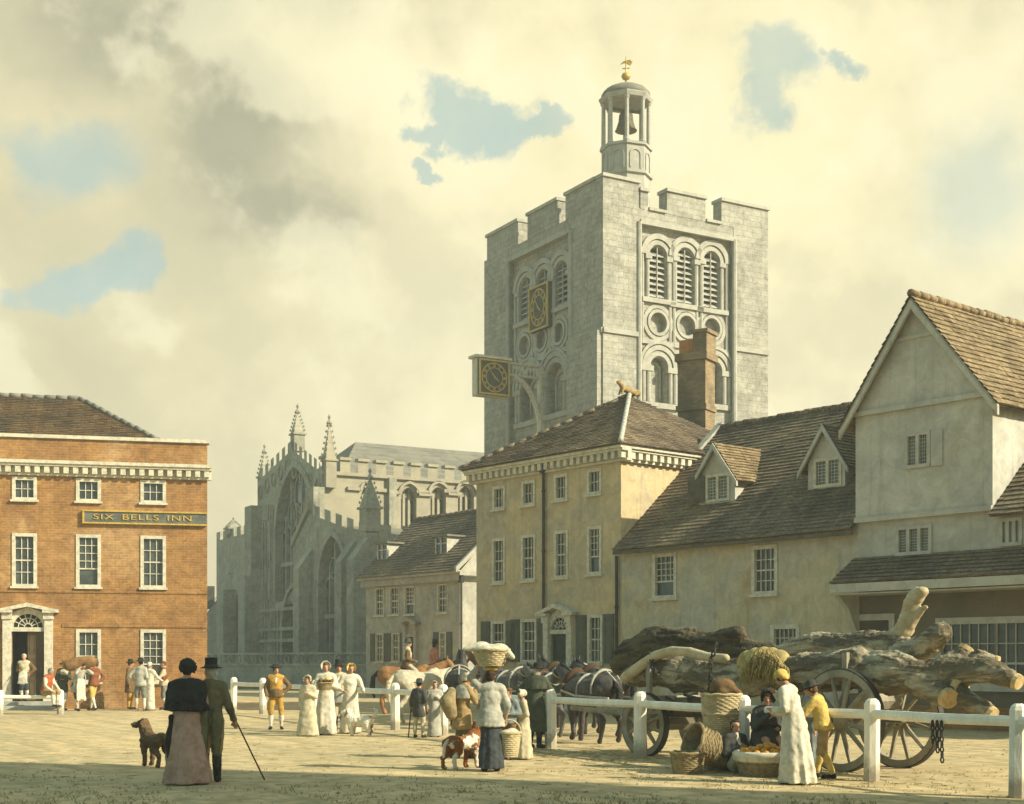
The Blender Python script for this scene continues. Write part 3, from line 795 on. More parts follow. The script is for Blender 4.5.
def dormer(pxa, pxb, pya, pye, pyb, wa, wb, lab):
    pm = (pxa + pxb) / 2; y = roof_y(pm, pyb)
    xa, xb = RF.fx(pxa, y), RF.fx(pxb, y); xm = (xa + xb) / 2
    za, ze_, zb_ = RF.fz(pm, pya, y), RF.fz(pm, pye, y), RF.fz(pm, pyb, y) - .1
    back = lambda z: (z - ez) / sl - .3
    d = MB(); x0, x1 = RF.fx(wa, y), RF.fx(wb, y)
    h = rect(x0 + .05, x1 - .05, zb_ + .18, ze_ - .02)
    d.panel(RF, [(xa, zb_), (xb, zb_), (xb, ze_), (xm, za - .1), (xa, ze_)], [h], y, .1)
    for x in (xa, xb): d.poly(RF(x, y, zb_), RF(x, back(ze_), ze_), RF(x, y, ze_))
    dm = d.build('dormer', M['grey_render'], ct_, recalc=False); dm['label'] = lab
    q = .22; dr = (za - ze_) / (xm - xa)
    r = MB()
    for sg, xe in ((-1, xa), (1, xb)):
        xo = xe + sg * q; zo = ze_ - dr * q
        r.slope(RF(xo, y - .16, zo), RF(xo, back(zo) + .1, zo), RF(xm, back(za) + .1, za), RF(xm, y - .16, za), .15, seg=.22)
    r.build('dormer_roof', M['roof_gold'], dm)
    bb = MB()
    for sg, xe in ((-1, xa), (1, xb)):
        xo = xe + sg * q; zo = ze_ - dr * q
        bb.prism(RF, [(xo, zo - .02), (xm, za - .02), (xm, za - .2), (xo, zo - .16)], y - .2, y - .13)
    bb.build('bargeboard', M['trim_grey'], dm)
    wn = MB(); fw = .08; zb2, zt2 = zb_ + .15, ze_
    for xx in (x0, (x0 + x1) / 2 - fw / 2, x1 - fw): wn.box(RF, xx, xx + fw, y - .03, y + .06, zb2, zt2)
    for zz in (zb2, zt2 - fw): wn.box(RF, x0 + fw, x1 - fw, y - .028, y + .058, zz, zz + fw)
    for i in range(7):
        for hx0, hx1 in ((x0 + fw, (x0 + x1) / 2 - fw / 2), ((x0 + x1) / 2 + fw / 2, x1 - fw)):
            z = zb2 + fw + (zt2 - zb2 - 2 * fw) * i / 7
            wn.box(RF, hx0, hx1, y + .018, y + .03, z - .007, z + .007)
            if i < 3:
                xx = hx0 + (hx1 - hx0) * (i + .5) / 3; wn.box(RF, xx - .007, xx + .007, y + .02, y + .032, zb2 + fw, zt2 - fw)
    wn.build('casement', M['white'], dm)
    MB().poly(RF(x0, y + .045, zb2), RF(x1, y + .045, zb2), RF(x1, y + .045, zt2), RF(x0, y + .045, zt2)).build('pane', M['glass_pale'], dm)
    if 'open' in lab:
        XX = Fr(RF(x0 - .02, y - .02, 0)[:2], tuple((-RF.x * .85 - RF.y * .5)[:2]))
        MB().box(XX, 0, .5, 0, .04, zb2 + .02, zt2 - .02).build('open_casement', M['cart_dark'], dm)


dormer(699, 735, 443, 474, 503.5, 706, 730, 'dormer with a casement standing open')
dormer(808, 845, 424, 458, 489, 814, 842, 'dormer beside the tall gable')

# tall gabled house
GX0, GX1 = RF.fx(858), RF.fx(995)
gh = empty('gabled_house', RF((GX0 + GX1) / 2, 0, 0), 'tall grey limewashed house with steep tiled gable and pent roof over its shopfront', 'house', rz=rot)
GXm = RF.fx(917, -.12); gza = RF.fz(917, 297, -.12); gl, gr = RF.fz(858, 414, -.12), RF.fz(995, 393, -.12)
gze = (gl + gr) / 2; zj = RF.fz(928, 515); zpt = RF.fz(930, 553)
holes = []
def casement(F, par, px0, px1, py0, py1, n, y=0.0, m='trim_grey'):
    pm = (px0 + px1) / 2; x0, x1, z0, z1 = F.fx(px0, y), F.fx(px1, y), F.fz(pm, py1, y), F.fz(pm, py0, y)
    wn = MB(); fw = .085
    wn.box(F, x0, x1, y - .05, y + .08, z1 - fw, z1); wn.box(F, x0, x1, y - .07, y + .08, z0, z0 + fw)
    for i in range(n + 1):
        xx = x0 + (x1 - x0 - fw) * i / n; wn.box(F, xx, xx + fw, y - .047, y + .078, z0 + fw, z1 - fw)
    for i in range(n):
        a = x0 + (x1 - x0 - fw) * i / n + fw; b = x0 + (x1 - x0 - fw) * (i + 1) / n
        for j in range(1, 8): z = z0 + fw + (z1 - z0 - 2 * fw) * j / 8; wn.box(F, a, b, y + .02, y + .032, z - .006, z + .006)
        for j in (1, 2, 3): xx = a + (b - a) * j / 4; wn.box(F, xx - .006, xx + .006, y + .022, y + .034, z0 + fw, z1 - fw)
    o = wn.build('window', M[m], par)
    MB().poly(F(x0, y + .045, z0), F(x1, y + .045, z0), F(x1, y + .045, z1), F(x0, y + .045, z1)).build('pane', M['glass_pale'], o)
    return rect(x0 + .04, x1 - .04, z0 + .04, z1 - .04)
hu = casement(RF, gh, 905.5, 931, 432, 468, 2, -.1)
hl = casement(RF, gh, 896.5, 932.5, 525.5, 555, 3, 0)
xs0, xs1 = RF.fx(931.5, -.1), RF.fx(943, -.1); MB().box(RF, xs0, xs1, -.14, -.104, RF.fz(937, 466, -.1), RF.fz(937, 430, -.1)).build('shutter', M['grey_render'], gh)
w = MB().panel(RF, [(GX0, zj), (GX1, zj), (GX1, gze), (GX0, gze)], [hu], -.1, .1)
w.panel(RF, [(GX0, zpt - .3), (GX1, zpt - .3), (GX1, zj), (GX0, zj)], [hl], 0, .1)
w.poly(RF(GX0, -.1, zj), RF(GX1, -.1, zj), RF(GX1, 0, zj), RF(GX0, 0, zj))
w.poly(RF(GX0, -.12, gze), RF(GX1, -.12, gze), RF(GXm, -.12, gza - .08)).poly(RF(GX0, -.12, gze), RF(GX1, -.12, gze), RF(GX1, -.1, gze), RF(GX0, -.1, gze))
for x in (GX0, GX1): w.poly(RF(x, -.1, zj - (0 if x else 0)), RF(x, 9, zj), RF(x, 9, gze), RF(x, -.1, gze)).poly(RF(x, 0, 0), RF(x, 9, 0), RF(x, 9, zj), RF(x, 0, zj))
w.build('wall', M['grey_render'], gh, recalc=False)
MB().box(RF, GX0, GX1, -.17, -.103, zj - .05, zj + .07).build('jetty_beam', M['grey_render'], gh)
MB().box(RF, GX0, GX1, -.19, -.123, gze - .06, gze + .06).build('tie_beam', M['grey_render'], gh)
zc = (gze + gza) / 2 + .35; hw = (gza - zc) / (gza - gze)
MB().box(RF, GXm + (GX0 - GXm) * hw + .1, GXm + (GX1 - GXm) * hw - .1, -.17, -.125, zc - .04, zc + .05).build('collar_beam', M['grey_render'], gh)
r = MB(); q = .3; bb = MB()
for sg, xe in ((-1, GX0), (1, GX1)):
    dr = (gza - gze) / abs(xe - GXm); xo = xe + sg * q; zo = gze - dr * q * .8
    r.slope(RF(xo, -.42, zo), RF(xo, 9.2, zo), RF(GXm, 9.2, gza), RF(GXm, -.42, gza), .19)
    bb.prism(RF, [(xo, zo - .04), (GXm, gza - .05), (GXm, gza - .32), (xo, zo - .26)], -.4, -.32)
ro = r.build('roof', M['roof_gold'], gh)
bb.build('bargeboard', M['grey_render'], gh)
ridge([RF(GXm, -.4, gza + .05), RF(GXm, 9.2, gza + .05)], .1, .35).build('ridge_tiles', M['roof_gold'], ro, smooth=True)
# pent roof and shopfront, running on to the right
NX = 19.0; py_ = -1.05
zpe = RF.fz(930, 578, py_); PX0 = RF.fx(829, py_)
MB().slope(RF(PX0, py_, zpe), RF(NX, py_, zpe), RF(NX, -.003, zpt), RF(GX0 - .1, -.003, zpt), .17).build('pent_roof', M['roof'], gh)
MB().box(RF, PX0 + .02, NX, py_ + .0, py_ + .09, zpe - .24, zpe - .03).box(RF, PX0 + .06, NX, py_ + .09, -.01, zpe - .3, zpe - .26).build('fascia', M['trim_grey'], gh)
sh = []
sh.append(sash_px(RF, gh, 851, 895, 614, 662, 5, 3, mf='trim_grey', mg='glass', fw=.16, sill=False))
xw0, zw1, zw0 = RF.fx(936), RF.fz(980, 617), RF.fz(980, 688)
sh.append(sash(RF, gh, xw0, xw0 + 3.9, zw0, zw1, 15, 3, fw=.16, mf='trim_grey', mg='glass', label='long many paned shop window'))
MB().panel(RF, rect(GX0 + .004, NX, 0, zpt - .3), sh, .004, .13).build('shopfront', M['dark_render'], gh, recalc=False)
MB().box(RF, GX0 + .2, NX, -.08, .0, 0, .55).build('plinth', M['inn_brick'], gh)
sg = MB().prism(EFr if False else Fr(RF(GX0 - .02, 0, 0)[:2], (-RF.y.x, -RF.y.y)), [(0, zpe - .3), (.85, zpe - .3), (.45, zpe - .62), (.12, zpe - 1.2), (0, zpe - 1.9)], -.07, .07).build('bracket', M['trim_grey'], gh)

# neighbour cottage at the right edge
nb = empty('tiled_cottage', RF(15.8, 0, 0), 'grey rendered house end with dark tiled roof at the right edge, beyond the tall gable', 'cottage', rz=rot)
nz = RF.fz(996, 515, -.25)
hN = [casement(RF, nb, 1000, 1023, 517.5, 546, 3)]
MB().panel(RF, rect(GX1 + .004, NX, zpt - .3, nz + .2), hN, .003, .1).poly(RF(NX, 0, 0), RF(NX, 7, 0), RF(NX, 7, nz), RF(NX, 0, nz)).build('wall', M['grey_render'], nb, recalc=False)
MB().slope(RF(GX1 + .01, -.3, nz), RF(NX + .2, -.3, nz), RF(NX + .2, 4.2, nz + 3.9), RF(GX1 + .01, 4.2, nz + 3.9), .18).build('roof', M['roof'], nb)

# small two storey house between church and ochre house
SF = Fr((-2.23, 60), (.639, -.769)); SX0 = SF.fx(366)
sh_ = empty('pale_house', SF(SX0 / 2, 0, 0), 'low pale rendered house with shuttered windows between the church and the ochre house', 'house', rz=rot)
sz = SF.fz(459, 571)
holes = []
for i, (a, b, c, d) in enumerate(((375.5, 384.5, 588, 615.5), (390, 399.5, 587, 614.5), (405, 415, 586.5, 614.5), (438, 448, 584, 612.5))):
    holes.append(sash_px(SF, sh_, a, b, c, d, 3, 4, fw=.06, bar=.035, low=.38 if i == 2 else None))
for i, (a, b, c, d) in enumerate(((376, 384, 633.5, 661.5), (392, 400, 633, 661.5), (439.5, 446.5, 632, 660.5))):
    holes.append(sash_px(SF, sh_, a, b, c, d, 3, 4, fw=.06, bar=.035))
    xa, xb = SF.fx(a), SF.fx(b); z0, z1 = SF.fz((a + b) / 2, d), SF.fz((a + b) / 2, c)
    shutter(SF, sh_, xa - .42, xa - .03, z0, z1); shutter(SF, sh_, xb + .03, xb + .42, z0, z1)
holes.append(door_case(SF, sh_, SF.fx(405), SF.fx(418), .1, SF.fz(411, 637), SF.fz(411, 627), SF.fz(411, 618), m='pale_render', fan=False))
MB().panel(SF, rect(SX0, 0, 0, sz), holes, 0, .1).prism(Fr(SF(0, 0, 0)[:2], (SF.y.x, SF.y.y)), [(0, 0), (6, 0), (6, sz), (3, sz + 2.9), (0, sz)], -.002, .0).poly(SF(SX0, 0, 0), SF(SX0, 6, 0), SF(SX0, 6, sz), SF(SX0, 3, sz + 2.9), SF(SX0, 0, sz)).build('wall', M['pale_render'], sh_, recalc=False)
MB().box(SF, SX0 - .2, .3, -.35, .05, sz - .12, sz + .02).box(SF, SX0 - .12, .2, -.22, .04, sz - .42, sz - .123).build('cornice', M['pale_render'], sh_)
ro = MB().slope(SF(SX0 - .3, -.4, sz + .02), SF(.3, -.4, sz + .02), SF(.3, 3, sz + 2.95), SF(SX0 - .3, 3, sz + 2.95)).slope(SF(SX0 - .3, 6.4, sz + .02), SF(.3, 6.4, sz + .02), SF(.3, 3, sz + 2.95), SF(SX0 - .3, 3, sz + 2.95), .5, seg=2).build('roof', M['roof'], sh_)
ridge([SF(SX0 - .3, 3, sz + 3), SF(.3, 3, sz + 3)]).build('ridge_tiles', M['roof'], ro, smooth=True)
G3 = Fr(SF(.32, 0, 0)[:2], (SF.y.x, SF.y.y))
MB().prism(G3, [(-.5, sz - .1), (-.5, sz + .12), (3, sz + 3.12), (3, sz + 2.8)], -.06, .1).prism(G3, [(6.5, sz - .1), (6.5, sz + .12), (3, sz + 3.12), (3, sz + 2.8)], -.06, .1).prism(G3, [(-.3, sz - .2), (6.3, sz - .2), (6.3, sz - .04), (-.3, sz - .04)], -.06, .1).build('pediment', M['pale_render'], sh_)
for pa, pb_, t0, t1 in ((378, 388, 545, 559), (436, 448, 538, 553)):
    lo_, hi_ = -.4, 3.0; pm = (pa + pb_) / 2
    for _ in range(30):
        y = (lo_ + hi_) / 2
        if sz + .02 + (y + .4) * (2.93 / 3.4) < SF.fz(pm, t1, y): lo_ = y
        else: hi_ = y
    z0 = SF.fz(pm, t1, y); xa, xb = SF.fx(pa, y), SF.fx(pb_, y); z1 = SF.fz((pa + pb_) / 2, t0, y)
    d = MB().box(SF, xa, xb, y, 3.2, z0 - .3, z1 + .05)
    dm = d.build('dormer', M['trim_grey'], sh_)
    MB().box(SF, xa - .15, xb + .15, y - .15, 3.2, z1 + .053, z1 + .13).build('dormer_roof', M['lead'], dm)
    n_ = MB()
    for q in (0, .44, .92): n_.box(SF, xa + (xb - xa) * q, xa + (xb - xa) * (q + .08), y - .05, y - .003, z0 - .1, z1)
    n_.box(SF, xa, xb, y - .045, y - .003, z0 + .1 + (z1 - z0) * .45, z0 + .15 + (z1 - z0) * .45)
    n_.build('casement', M['white'], dm)
    MB().poly(SF(xa + .02, y - .002, z0), SF(xb - .02, y - .002, z0), SF(xb - .02, y - .002, z1), SF(xa + .02, y - .002, z1)).build('pane', M['glass'], dm)
downpipe(SF, sh_, SF.fx(463), .1, sz - .5)
CH = Fr(SF(-.35, 3.0, 0)[:2], (.95, .3))
cz = EYE + (HOR - 449) * 61.5 / FOC
c_ = MB().box(CH, -.55, .6, -.5, .5, sz + 1.5, cz - .7).box(CH, -.68, .73, -.6, .6, cz - .697, cz - .5).box(CH, -.5, -.02, -.42, .42, cz - .497, cz).box(CH, .12, .58, -.42, .42, cz - .497, cz - .05)
c_.build('chimney', M['soot'], ro)

# dark house standing by the viewer, out of the picture on the right, that throws the shade across the foreground
hs = empty('corner_house', (15, 8, 0), 'brick house just outside the picture on the right, shading the foreground', 'house')
HFr = Fr((9.6, 14.6), (.92, -.39))
w = MB().panel(HFr, rect(0, 12, 0, 9.2), [rect(2, 3, 1, 2.8), rect(5.4, 6.6, .1, 2.4), rect(9, 10, 1, 2.8), rect(2, 3, 4.6, 6.4), rect(5.5, 6.5, 4.6, 6.4), rect(9, 10, 4.6, 6.4)], 0, .2) if False else MB()
w.box(HFr, 0, 12, -9, 0, 0, 13.2).build('wall', M['inn_brick'], hs)
MB().slope(HFr(-.3, .3, 13.2), HFr(12.3, .3, 13.2), HFr(12.3, -4.5, 16.6), HFr(-.3, -4.5, 16.6)).slope(HFr(-.3, -9.3, 13.2), HFr(12.3, -9.3, 13.2), HFr(12.3, -4.5, 16.6), HFr(-.3, -4.5, 16.6)).build('roof', M['roof'], hs)
MB().prism(Fr(HFr(0, 0, 0)[:2], (-HFr.y.x, -HFr.y.y)), [(0, 13.2), (9, 13.2), (4.5, 16.5)], -.1, .1).build('gable', M['inn_brick'], hs)
BF = Fr(HFr(12, .004, 0)[:2], (-.92, .39))
for x in (1.6, 5.4, 9.4):
    for z in (1.0, 4.8, 8.8): sash(BF, hs, x, x + 1.0, z, z + 1.8, 3, 4)

# ------------------------------------------------------------------ the air of the town
HAZE = .0015
if HAZE:
    hzm = bpy.data.materials.new('haze'); hzm.use_nodes = True; t = NT(hzm.node_tree); hzm.node_tree.nodes.clear()
    pv = t.n('ShaderNodeVolumePrincipled', i={'Color': (.86, .9, .8, 1), 'Density': HAZE, 'Anisotropy': .0})
    o_ = t.n('ShaderNodeOutputMaterial'); hzm.node_tree.links.new(pv.outputs[0], o_.inputs['Volume'])
    MB().box(WF, -140, 120, -30, 190, -1, 48).build('haze', hzm, kind='stuff')
# dark grass added out of sight round church and tower to cut ground bounce
cg = mat('bounce_cut_grass', (.09, .085, .035), (.07, .075, .03), .5, .3, bump=.4)
MB().poly((-70, 86, .004), (-24, 86, .004), (-18, 84, .004), (-9, 77, .004), (-1, 64, .004), (9, 54, .004), (60, 54, .004), (60, 190, .004), (-70, 190, .004)).build('bounce_cut_lawn', cg, kind='structure')
# ------------------------------------------------------------------ the Norman tower
TF = Fr((4.55, 70), (.864, .504))                       # lit face, x to the right
LF = Fr(TF(0, 12.2, 0)[:2], (-TF.y.x, -TF.y.y))         # shaded face, x towards the near corner
tw = empty('norman_tower', TF(5.3, 6, 0), 'great square Norman stone tower with battlements, louvred arches and a domed bell cupola', 'tower', rz=math.atan2(.504, .864))
TW, TD = 10.7, 12.2
z_top = TF.fz(603, 176); zcren = z_top - 1.25
zs1 = TF.fz(640, 224, .3); zs2 = TF.fz(603, 330)
wall = MB(); trim = MB(); RC = .32


def tower_face(F, width, pl, pr, louv, rounds, low, name):
    """pl, pr: widths of the corner buttresses; louv, low: arches (centre, half width, sill, springing)."""
    holes = [arch(x, r, a, b) for x, r, a, b in louv]
    blind = [arch(x, r, a, b) for x, r, a, b in low]
    circ = [[(x + r * math.cos(2 * math.pi * i / 20), z + r * math.sin(2 * math.pi * i / 20)) for i in range(20)] for x, z, r in rounds]
    wall.panel(F, [(pl, 0), (width - pr, 0), (width - pr, zs1), (pl, zs1)], holes + blind + circ, RC, .5)
    wall.poly(F(pl, 0, zs1), F(width - pr, 0, zs1), F(width - pr, RC, zs1), F(pl, RC, zs1))
    for x, r, a, b in low:
        p = arch(x, r, a, b); wall.poly(*[F(q, RC + .5, z) for q, z in p])
    for x, z, r in rounds: wall.poly(*[F(x + r * math.cos(2 * math.pi * i / 20), RC + .3, z + r * math.sin(2 * math.pi * i / 20)) for i in range(20)])
    for a, b in ((0, pl), (width - pr, width)):
        wall.poly(F(a, 0, 0), F(b, 0, 0), F(b, 0, zcren), F(a, 0, zcren))
    for x in (pl, width - pr): wall.poly(F(x, 0, 0), F(x, RC, 0), F(x, RC, zs1), F(x, 0, zs1))
    wall.poly(F(pl, .02, zs1), F(width - pr, .02, zs1), F(width - pr, .02, zcren), F(pl, .02, zcren))
    for x in (pl - .05, width - pr + .05):                                            # angle shafts and strings
        trim.tube([F(x, -.02, 0), F(x, -.02, zs1)], .13, 8)
    for y0, y1, a, b, z in ((-.09, .4, pl + .02, width - pr - .02, zs1), (-.1, .02, .0, pl - .1, zs2), (-.1, .02, width - pr + .1, width, zs2), (.2, .6, pl + .1, width - pr - .1, zs2 - .2)):
        trim.box(F, a, b, y0, y1, z - .1, z + .14)
    for x, r, a, b in louv:
        for k, (e0, e1, yy) in enumerate(((.06, .3, RC - .1), (.34, .62, RC - .17))):
            pa, pb = arch(x, r + e0, b - .02, b, 14), arch(x, r + e1, b - .02, b, 14)
            trim.ring(F, pa[1:-1], pb[1:-1], yy, RC + .02)
        for sx in (-1, 1):
            trim.tube([F(x + sx * (r + .16), RC - .04, a), F(x + sx * (r + .16), RC - .04, b)], .11, 8)
            trim.box(F, x + sx * (r + .16) - .19, x + sx * (r + .16) + .19, RC - .2, RC + .05, b - .24, b)
            trim.tube([F(x + sx * (r + .5), RC - .04, a - 2.4), F(x + sx * (r + .5), RC - .04, b)], .1, 8)
        trim.box(F, x - r - .55, x + r + .55, RC - .2, RC + .1, a - .26, a - .02)
        lv = MB(); z = a + .2
        lv.poly(F(x - r, RC + .46, a), F(x + r, RC + .46, a), F(x + r, RC + .46, b + r), F(x - r, RC + .46, b + r))
        l_back = lv.build('louvre_recess', M['void'], tw)
        sl = MB(); n = int((b + r * .75 - a) / .3)
        for i in range(n):
            z = a + .1 + i * .3; hw = r if z < b else math.sqrt(max(.02, r * r - (z - b) ** 2))
            sl.add([F(x - hw, RC + .06, z), F(x + hw, RC + .06, z), F(x + hw, RC + .36, z + .24), F(x - hw, RC + .36, z + .24), F(x - hw, RC + .06, z + .05), F(x + hw, RC + .06, z + .05), F(x + hw, RC + .36, z + .29), F(x - hw, RC + .36, z + .29)],
                   [[0, 1, 2, 3], [4, 5, 6, 7], [0, 1, 5, 4], [2, 3, 7, 6]])
        sl.tube([F(x, RC + .05, a), F(x, RC + .05, b + r * .9)], .04, 6)
        sl.build('louvre', M['stone_trim'], tw)
    for x, z, r in rounds:
        for e0, e1, yy in ((.0, .16, RC - .12), (.22, .42, RC - .08)):
            c = lambda q: [(x + (r + q) * math.cos(2 * math.pi * i / 24), z + (r + q) * math.sin(2 * math.pi * i / 24)) for i in range(25)]
            trim.ring(F, c(e0), c(e1), yy, RC + .02)
    for x, r, a, b in low:
        for e0, e1, yy in ((.05, .3, RC - .06), (.34, .58, RC - .13), (.64, .8, RC - .18)):
            pa, pb = arch(x, r + e0, b - .02, b, 14), arch(x, r + e1, b - .02, b, 14)
            trim.ring(F, pa[1:-1], pb[1:-1], yy, RC + .02)
        for sx in (-1, 1):
            for q in (.17, .48):
                trim.tube([F(x + sx * (r + q), RC - .05, a), F(x + sx * (r + q), RC - .05, b)], .12, 8)
            trim.box(F, x + sx * (r + .33) - .4, x + sx * (r + .33) + .4, RC - .2, RC + .05, b - .28, b)
        p2 = arch(x, r * .62, a + .3, b - .1); p3 = arch(x, r * .78, a + .3, b - .1)
        trim.ring(F, p2, p3, RC + .38, RC + .51)
        trim.box(F, x - r - .7, x + r + .7, RC - .16, RC + .1, a - .3, a - .02)


def P(F, px, y=RC): return F.fx(px, y)
def Z(F, px, py, y=RC): return F.fz(px, py, y)
lv = []
for a, b, t_, s_ in ((649.5, 665.5, 246.5, 299), (677, 693, 249, 304.5), (703.5, 718.5, 252.5, 309)):
    x0, x1 = P(TF, a), P(TF, b); r = (x1 - x0) / 2; m = (a + b) / 2
    lv.append(((x0 + x1) / 2, r, Z(TF, m, s_), Z(TF, m, t_) - r))
rd = [(P(TF, px), Z(TF, px, py), .52) for px, py in ((657.5, 323), (686, 326), (711, 328.5))]
lo = []
for a, b, t_, s_ in ((650.5, 667, 357, 403), (707.5, 721, 362, 404)):
    x0, x1 = P(TF, a), P(TF, b); r = (x1 - x0) / 2; m = (a + b) / 2
    lo.append(((x0 + x1) / 2, r, Z(TF, m, s_), Z(TF, m, t_) - r))
tower_face(TF, TW, P(TF, 640, 0), TW - P(TF, 733.5, 0), lv, rd, lo, 'lit')
lv = []
zl0, zl1 = lv0 = (Z(LF, 562, 306), Z(LF, 562, 262))
for px in (526.5, 544, 562):
    lv.append((P(LF, px), .62, zl0, zl1 - .62))
rd = [(P(LF, px), Z(LF, 559, 333), .52) for px in (525.5, 542, 559.5)]
lo = [(P(LF, px), .85, Z(LF, 559, 412), Z(LF, 559, 362) - .85) for px in (530.0, 555.5)]
lw = LF.fx(603) 
tower_face(LF, TD, P(LF, 508.5, 0), TD - P(LF, 570.5, 0), lv, rd, lo, 'shade')
# back faces and roof
wall.poly(TF(0, TD, 0), TF(TW, TD, 0), TF(TW, TD, zcren), TF(0, TD, zcren)).poly(TF(TW, 0, 0), TF(TW, TD, 0), TF(TW, TD, zcren), TF(TW, 0, zcren))
# parapet and battlements
th = .7; zb0 = zcren - .002
cop = MB()
def merlon(F, a, b, z1):
    wall.box(F, a, b, .0, th, zb0, z1); cop.box(F, a - .06, b + .06, -.1, th + .08, z1 + .003, z1 + .17)
mer_r = [(0, TF.fx(639)), (TF.fx(640.5), TF.fx(648)), (TF.fx(667), TF.fx(705.5)), (TF.fx(721.5), TW)]
for i, (a, b) in enumerate(mer_r): merlon(TF, a + .003, b, z_top - (.35 if i == 1 else .1 if i == 2 else 0))
for a, b in ((LF.fx(487), LF.fx(518)), (LF.fx(527.5), LF.fx(557.5)), (LF.fx(565.5), LF.fx(603) - th - .01)):
    merlon(LF, max(a, 0), b, z_top)
BFk = Fr(TF(TW, TD, 0)[:2], (-TF.x.x, -TF.x.y)); RFk = Fr(TF(TW, 0, 0)[:2], (TF.y.x, TF.y.y))
for F, wd in ((BFk, TW), (RFk, TD)):
    for i in range(4): merlon(F, .75 + i * (wd - 1.5) / 4, .75 + (i + .62) * (wd - 1.5) / 4, z_top)
for F, a, b in ((TF, mer_r[1][1], mer_r[2][0]), (TF, mer_r[2][1], mer_r[3][0])):
    cop.box(F, a + .06, b - .06, -.08, th + .06, zcren + .003, zcren + .15)
wall.poly(TF(.02, .02, zcren - .5), TF(TW - .02, .02, zcren - .5), TF(TW - .02, TD - .02, zcren - .5), TF(.02, TD - .02, zcren - .5))
wall.build('wall', M['stone'], tw, recalc=False)
trim.build('mouldings', M['stone_trim'], tw)
cop.build('battlement_coping', M['stone_trim'], tw)
# set-off of the near buttress on the shaded face
MB().prism(LF, [(LF.fx(571), 0), (LF.fx(602) , 0), (LF.fx(602), zs2), (LF.fx(571), zs2)], -.3, -.004).build('buttress', M['stone'], tw)
# clock dial of the shaded face
dx0, dx1 = P(LF, 530.5, RC - .3), P(LF, 549.5, RC - .3); dz0, dz1 = Z(LF, 540, 328), Z(LF, 540, 292.5)
dz0 = (dz0 + dz1) / 2 - 1.2; dz1 = dz0 + 2.4; dx1 = dx0 + (dx1 - dx0)


def clock(F, x0, x1, z0, z1, y, par, face='dial', fr='gold_paint'):
    d = MB().box(F, x0, x1, y - .06, y + .2, z0, z1).build('clock_face', M[face], par)
    m = MB(); b = .09
    m.ring(F, [(x0, z0), (x1, z0), (x1, z1), (x0, z1), (x0, z0)], [(x0 + b, z0 + b), (x1 - b, z0 + b), (x1 - b, z1 - b), (x0 + b, z1 - b), (x0 + b, z0 + b)], y - .12, y - .055)
    xc, zc = (x0 + x1) / 2, (z0 + z1) / 2; rx, rz = (x1 - x0) / 2 * .84, (z1 - z0) / 2 * .84
    c = lambda q: [(xc + rx * q * math.cos(2 * math.pi * i / 32), zc + rz * q * math.sin(2 * math.pi * i / 32)) for i in range(33)]
    m.ring(F, c(1.0), c(.93), y - .09, y - .055); m.ring(F, c(.68), c(.63), y - .09, y - .055)
    m.build('clock_ring', M[fr], d)
    for i in range(12):
        a = i * math.pi / 6; q = MB()
        ca, sa = math.sin(a), math.cos(a)
        for off in ((-.07, .07) if i % 3 else (-.1, 0, .1)):
            q.tube([F(xc + rx * (.72 * ca) + off * sa * rx * .6, y - .07, zc + rz * .72 * sa - off * ca * rz * .6), F(xc + rx * .89 * ca + off * sa * rx * .8, y - .07, zc + rz * .89 * sa - off * ca * rz * .8)], .022 * (x1 - x0) / 1.6, 4)
        q.build('numeral', M[fr], d)
    for a, l, w in ((R(125), .55, .035), (R(-38), .8, .026)):
        MB().prism(F, [(xc - w * rx * 2 * math.cos(a), zc + w * rz * 2 * math.sin(a)), (xc + rx * l * math.sin(a), zc + rz * l * math.cos(a)), (xc + w * rx * 2 * math.cos(a), zc - w * rz * 2 * math.sin(a)), (xc - .15 * rx * math.sin(a), zc - .15 * rz * math.cos(a))], y - .13, y - .1).build('clock_hand', M[fr], d)
    return d


clock(LF, dx0, dx1, dz0, dz1, RC - .32, tw)
MB().box(LF, dx0 + .3, dx1 - .3, RC - .13, RC - .0, dz0 + .4, dz1 - .4).build('clock_case', M['dial'], tw)
# bell cupola
cc = at(626, 178, 78); zroof = zcren - .52; r0 = 1.36
Zc = lambda py: EYE + (HOR - py) * 78 / FOC
cup = MB(); ph = math.pi / 8 + .35
cup.lathe((cc.x, cc.y, 0), [(r0, zroof), (r0, Zc(152))], 8, ph=ph)
cup.lathe((cc.x, cc.y, 0), [(r0 * .9, Zc(152)), (r0 * 1.08, Zc(151.5)), (r0 * 1.08, Zc(149)), (r0 * .9, Zc(148.5))], 8, ph=ph)
cup.lathe((cc.x, cc.y, 0), [(r0 * 1.0, Zc(178) - .15), (r0 * 1.1, Zc(178) - .1), (r0 * 1.1, Zc(177)), (r0 * .98, Zc(176))], 8, ph=ph)
cu = cup.build('cupola', M['stone_trim'], tw)
for i in range(8):
    a = ph + 2 * math.pi * (i + .5) / 8; n = V((math.cos(a), math.sin(a), 0)); tx = V((-n.y, n.x, 0))
    Fc = Fr((cc + n * r0 * .925)[:2], (tx.x, tx.y)) 
    Fc.y = -n
    ar, arO = arch(0, .27, Zc(175), Zc(162)), arch(0, .36, Zc(175), Zc(162))
    MB().ring(Fc, ar, arO, -.05, .02).build('arch_moulding', M['stone_trim'], cu)
    a = ph + 2 * math.pi * i / 8; n = V((math.cos(a), math.sin(a), 0))
    p = V((cc.x, cc.y, 0)) + n * r0 * .92
    MB().lathe(p, [(.17, Zc(148.4)), (.17, Zc(147)), (.125, Zc(146)), (.11, Zc(107)), (.16, Zc(105.5)), (.17, Zc(104.2))], 8).build('column', M['stone_trim'], cu)
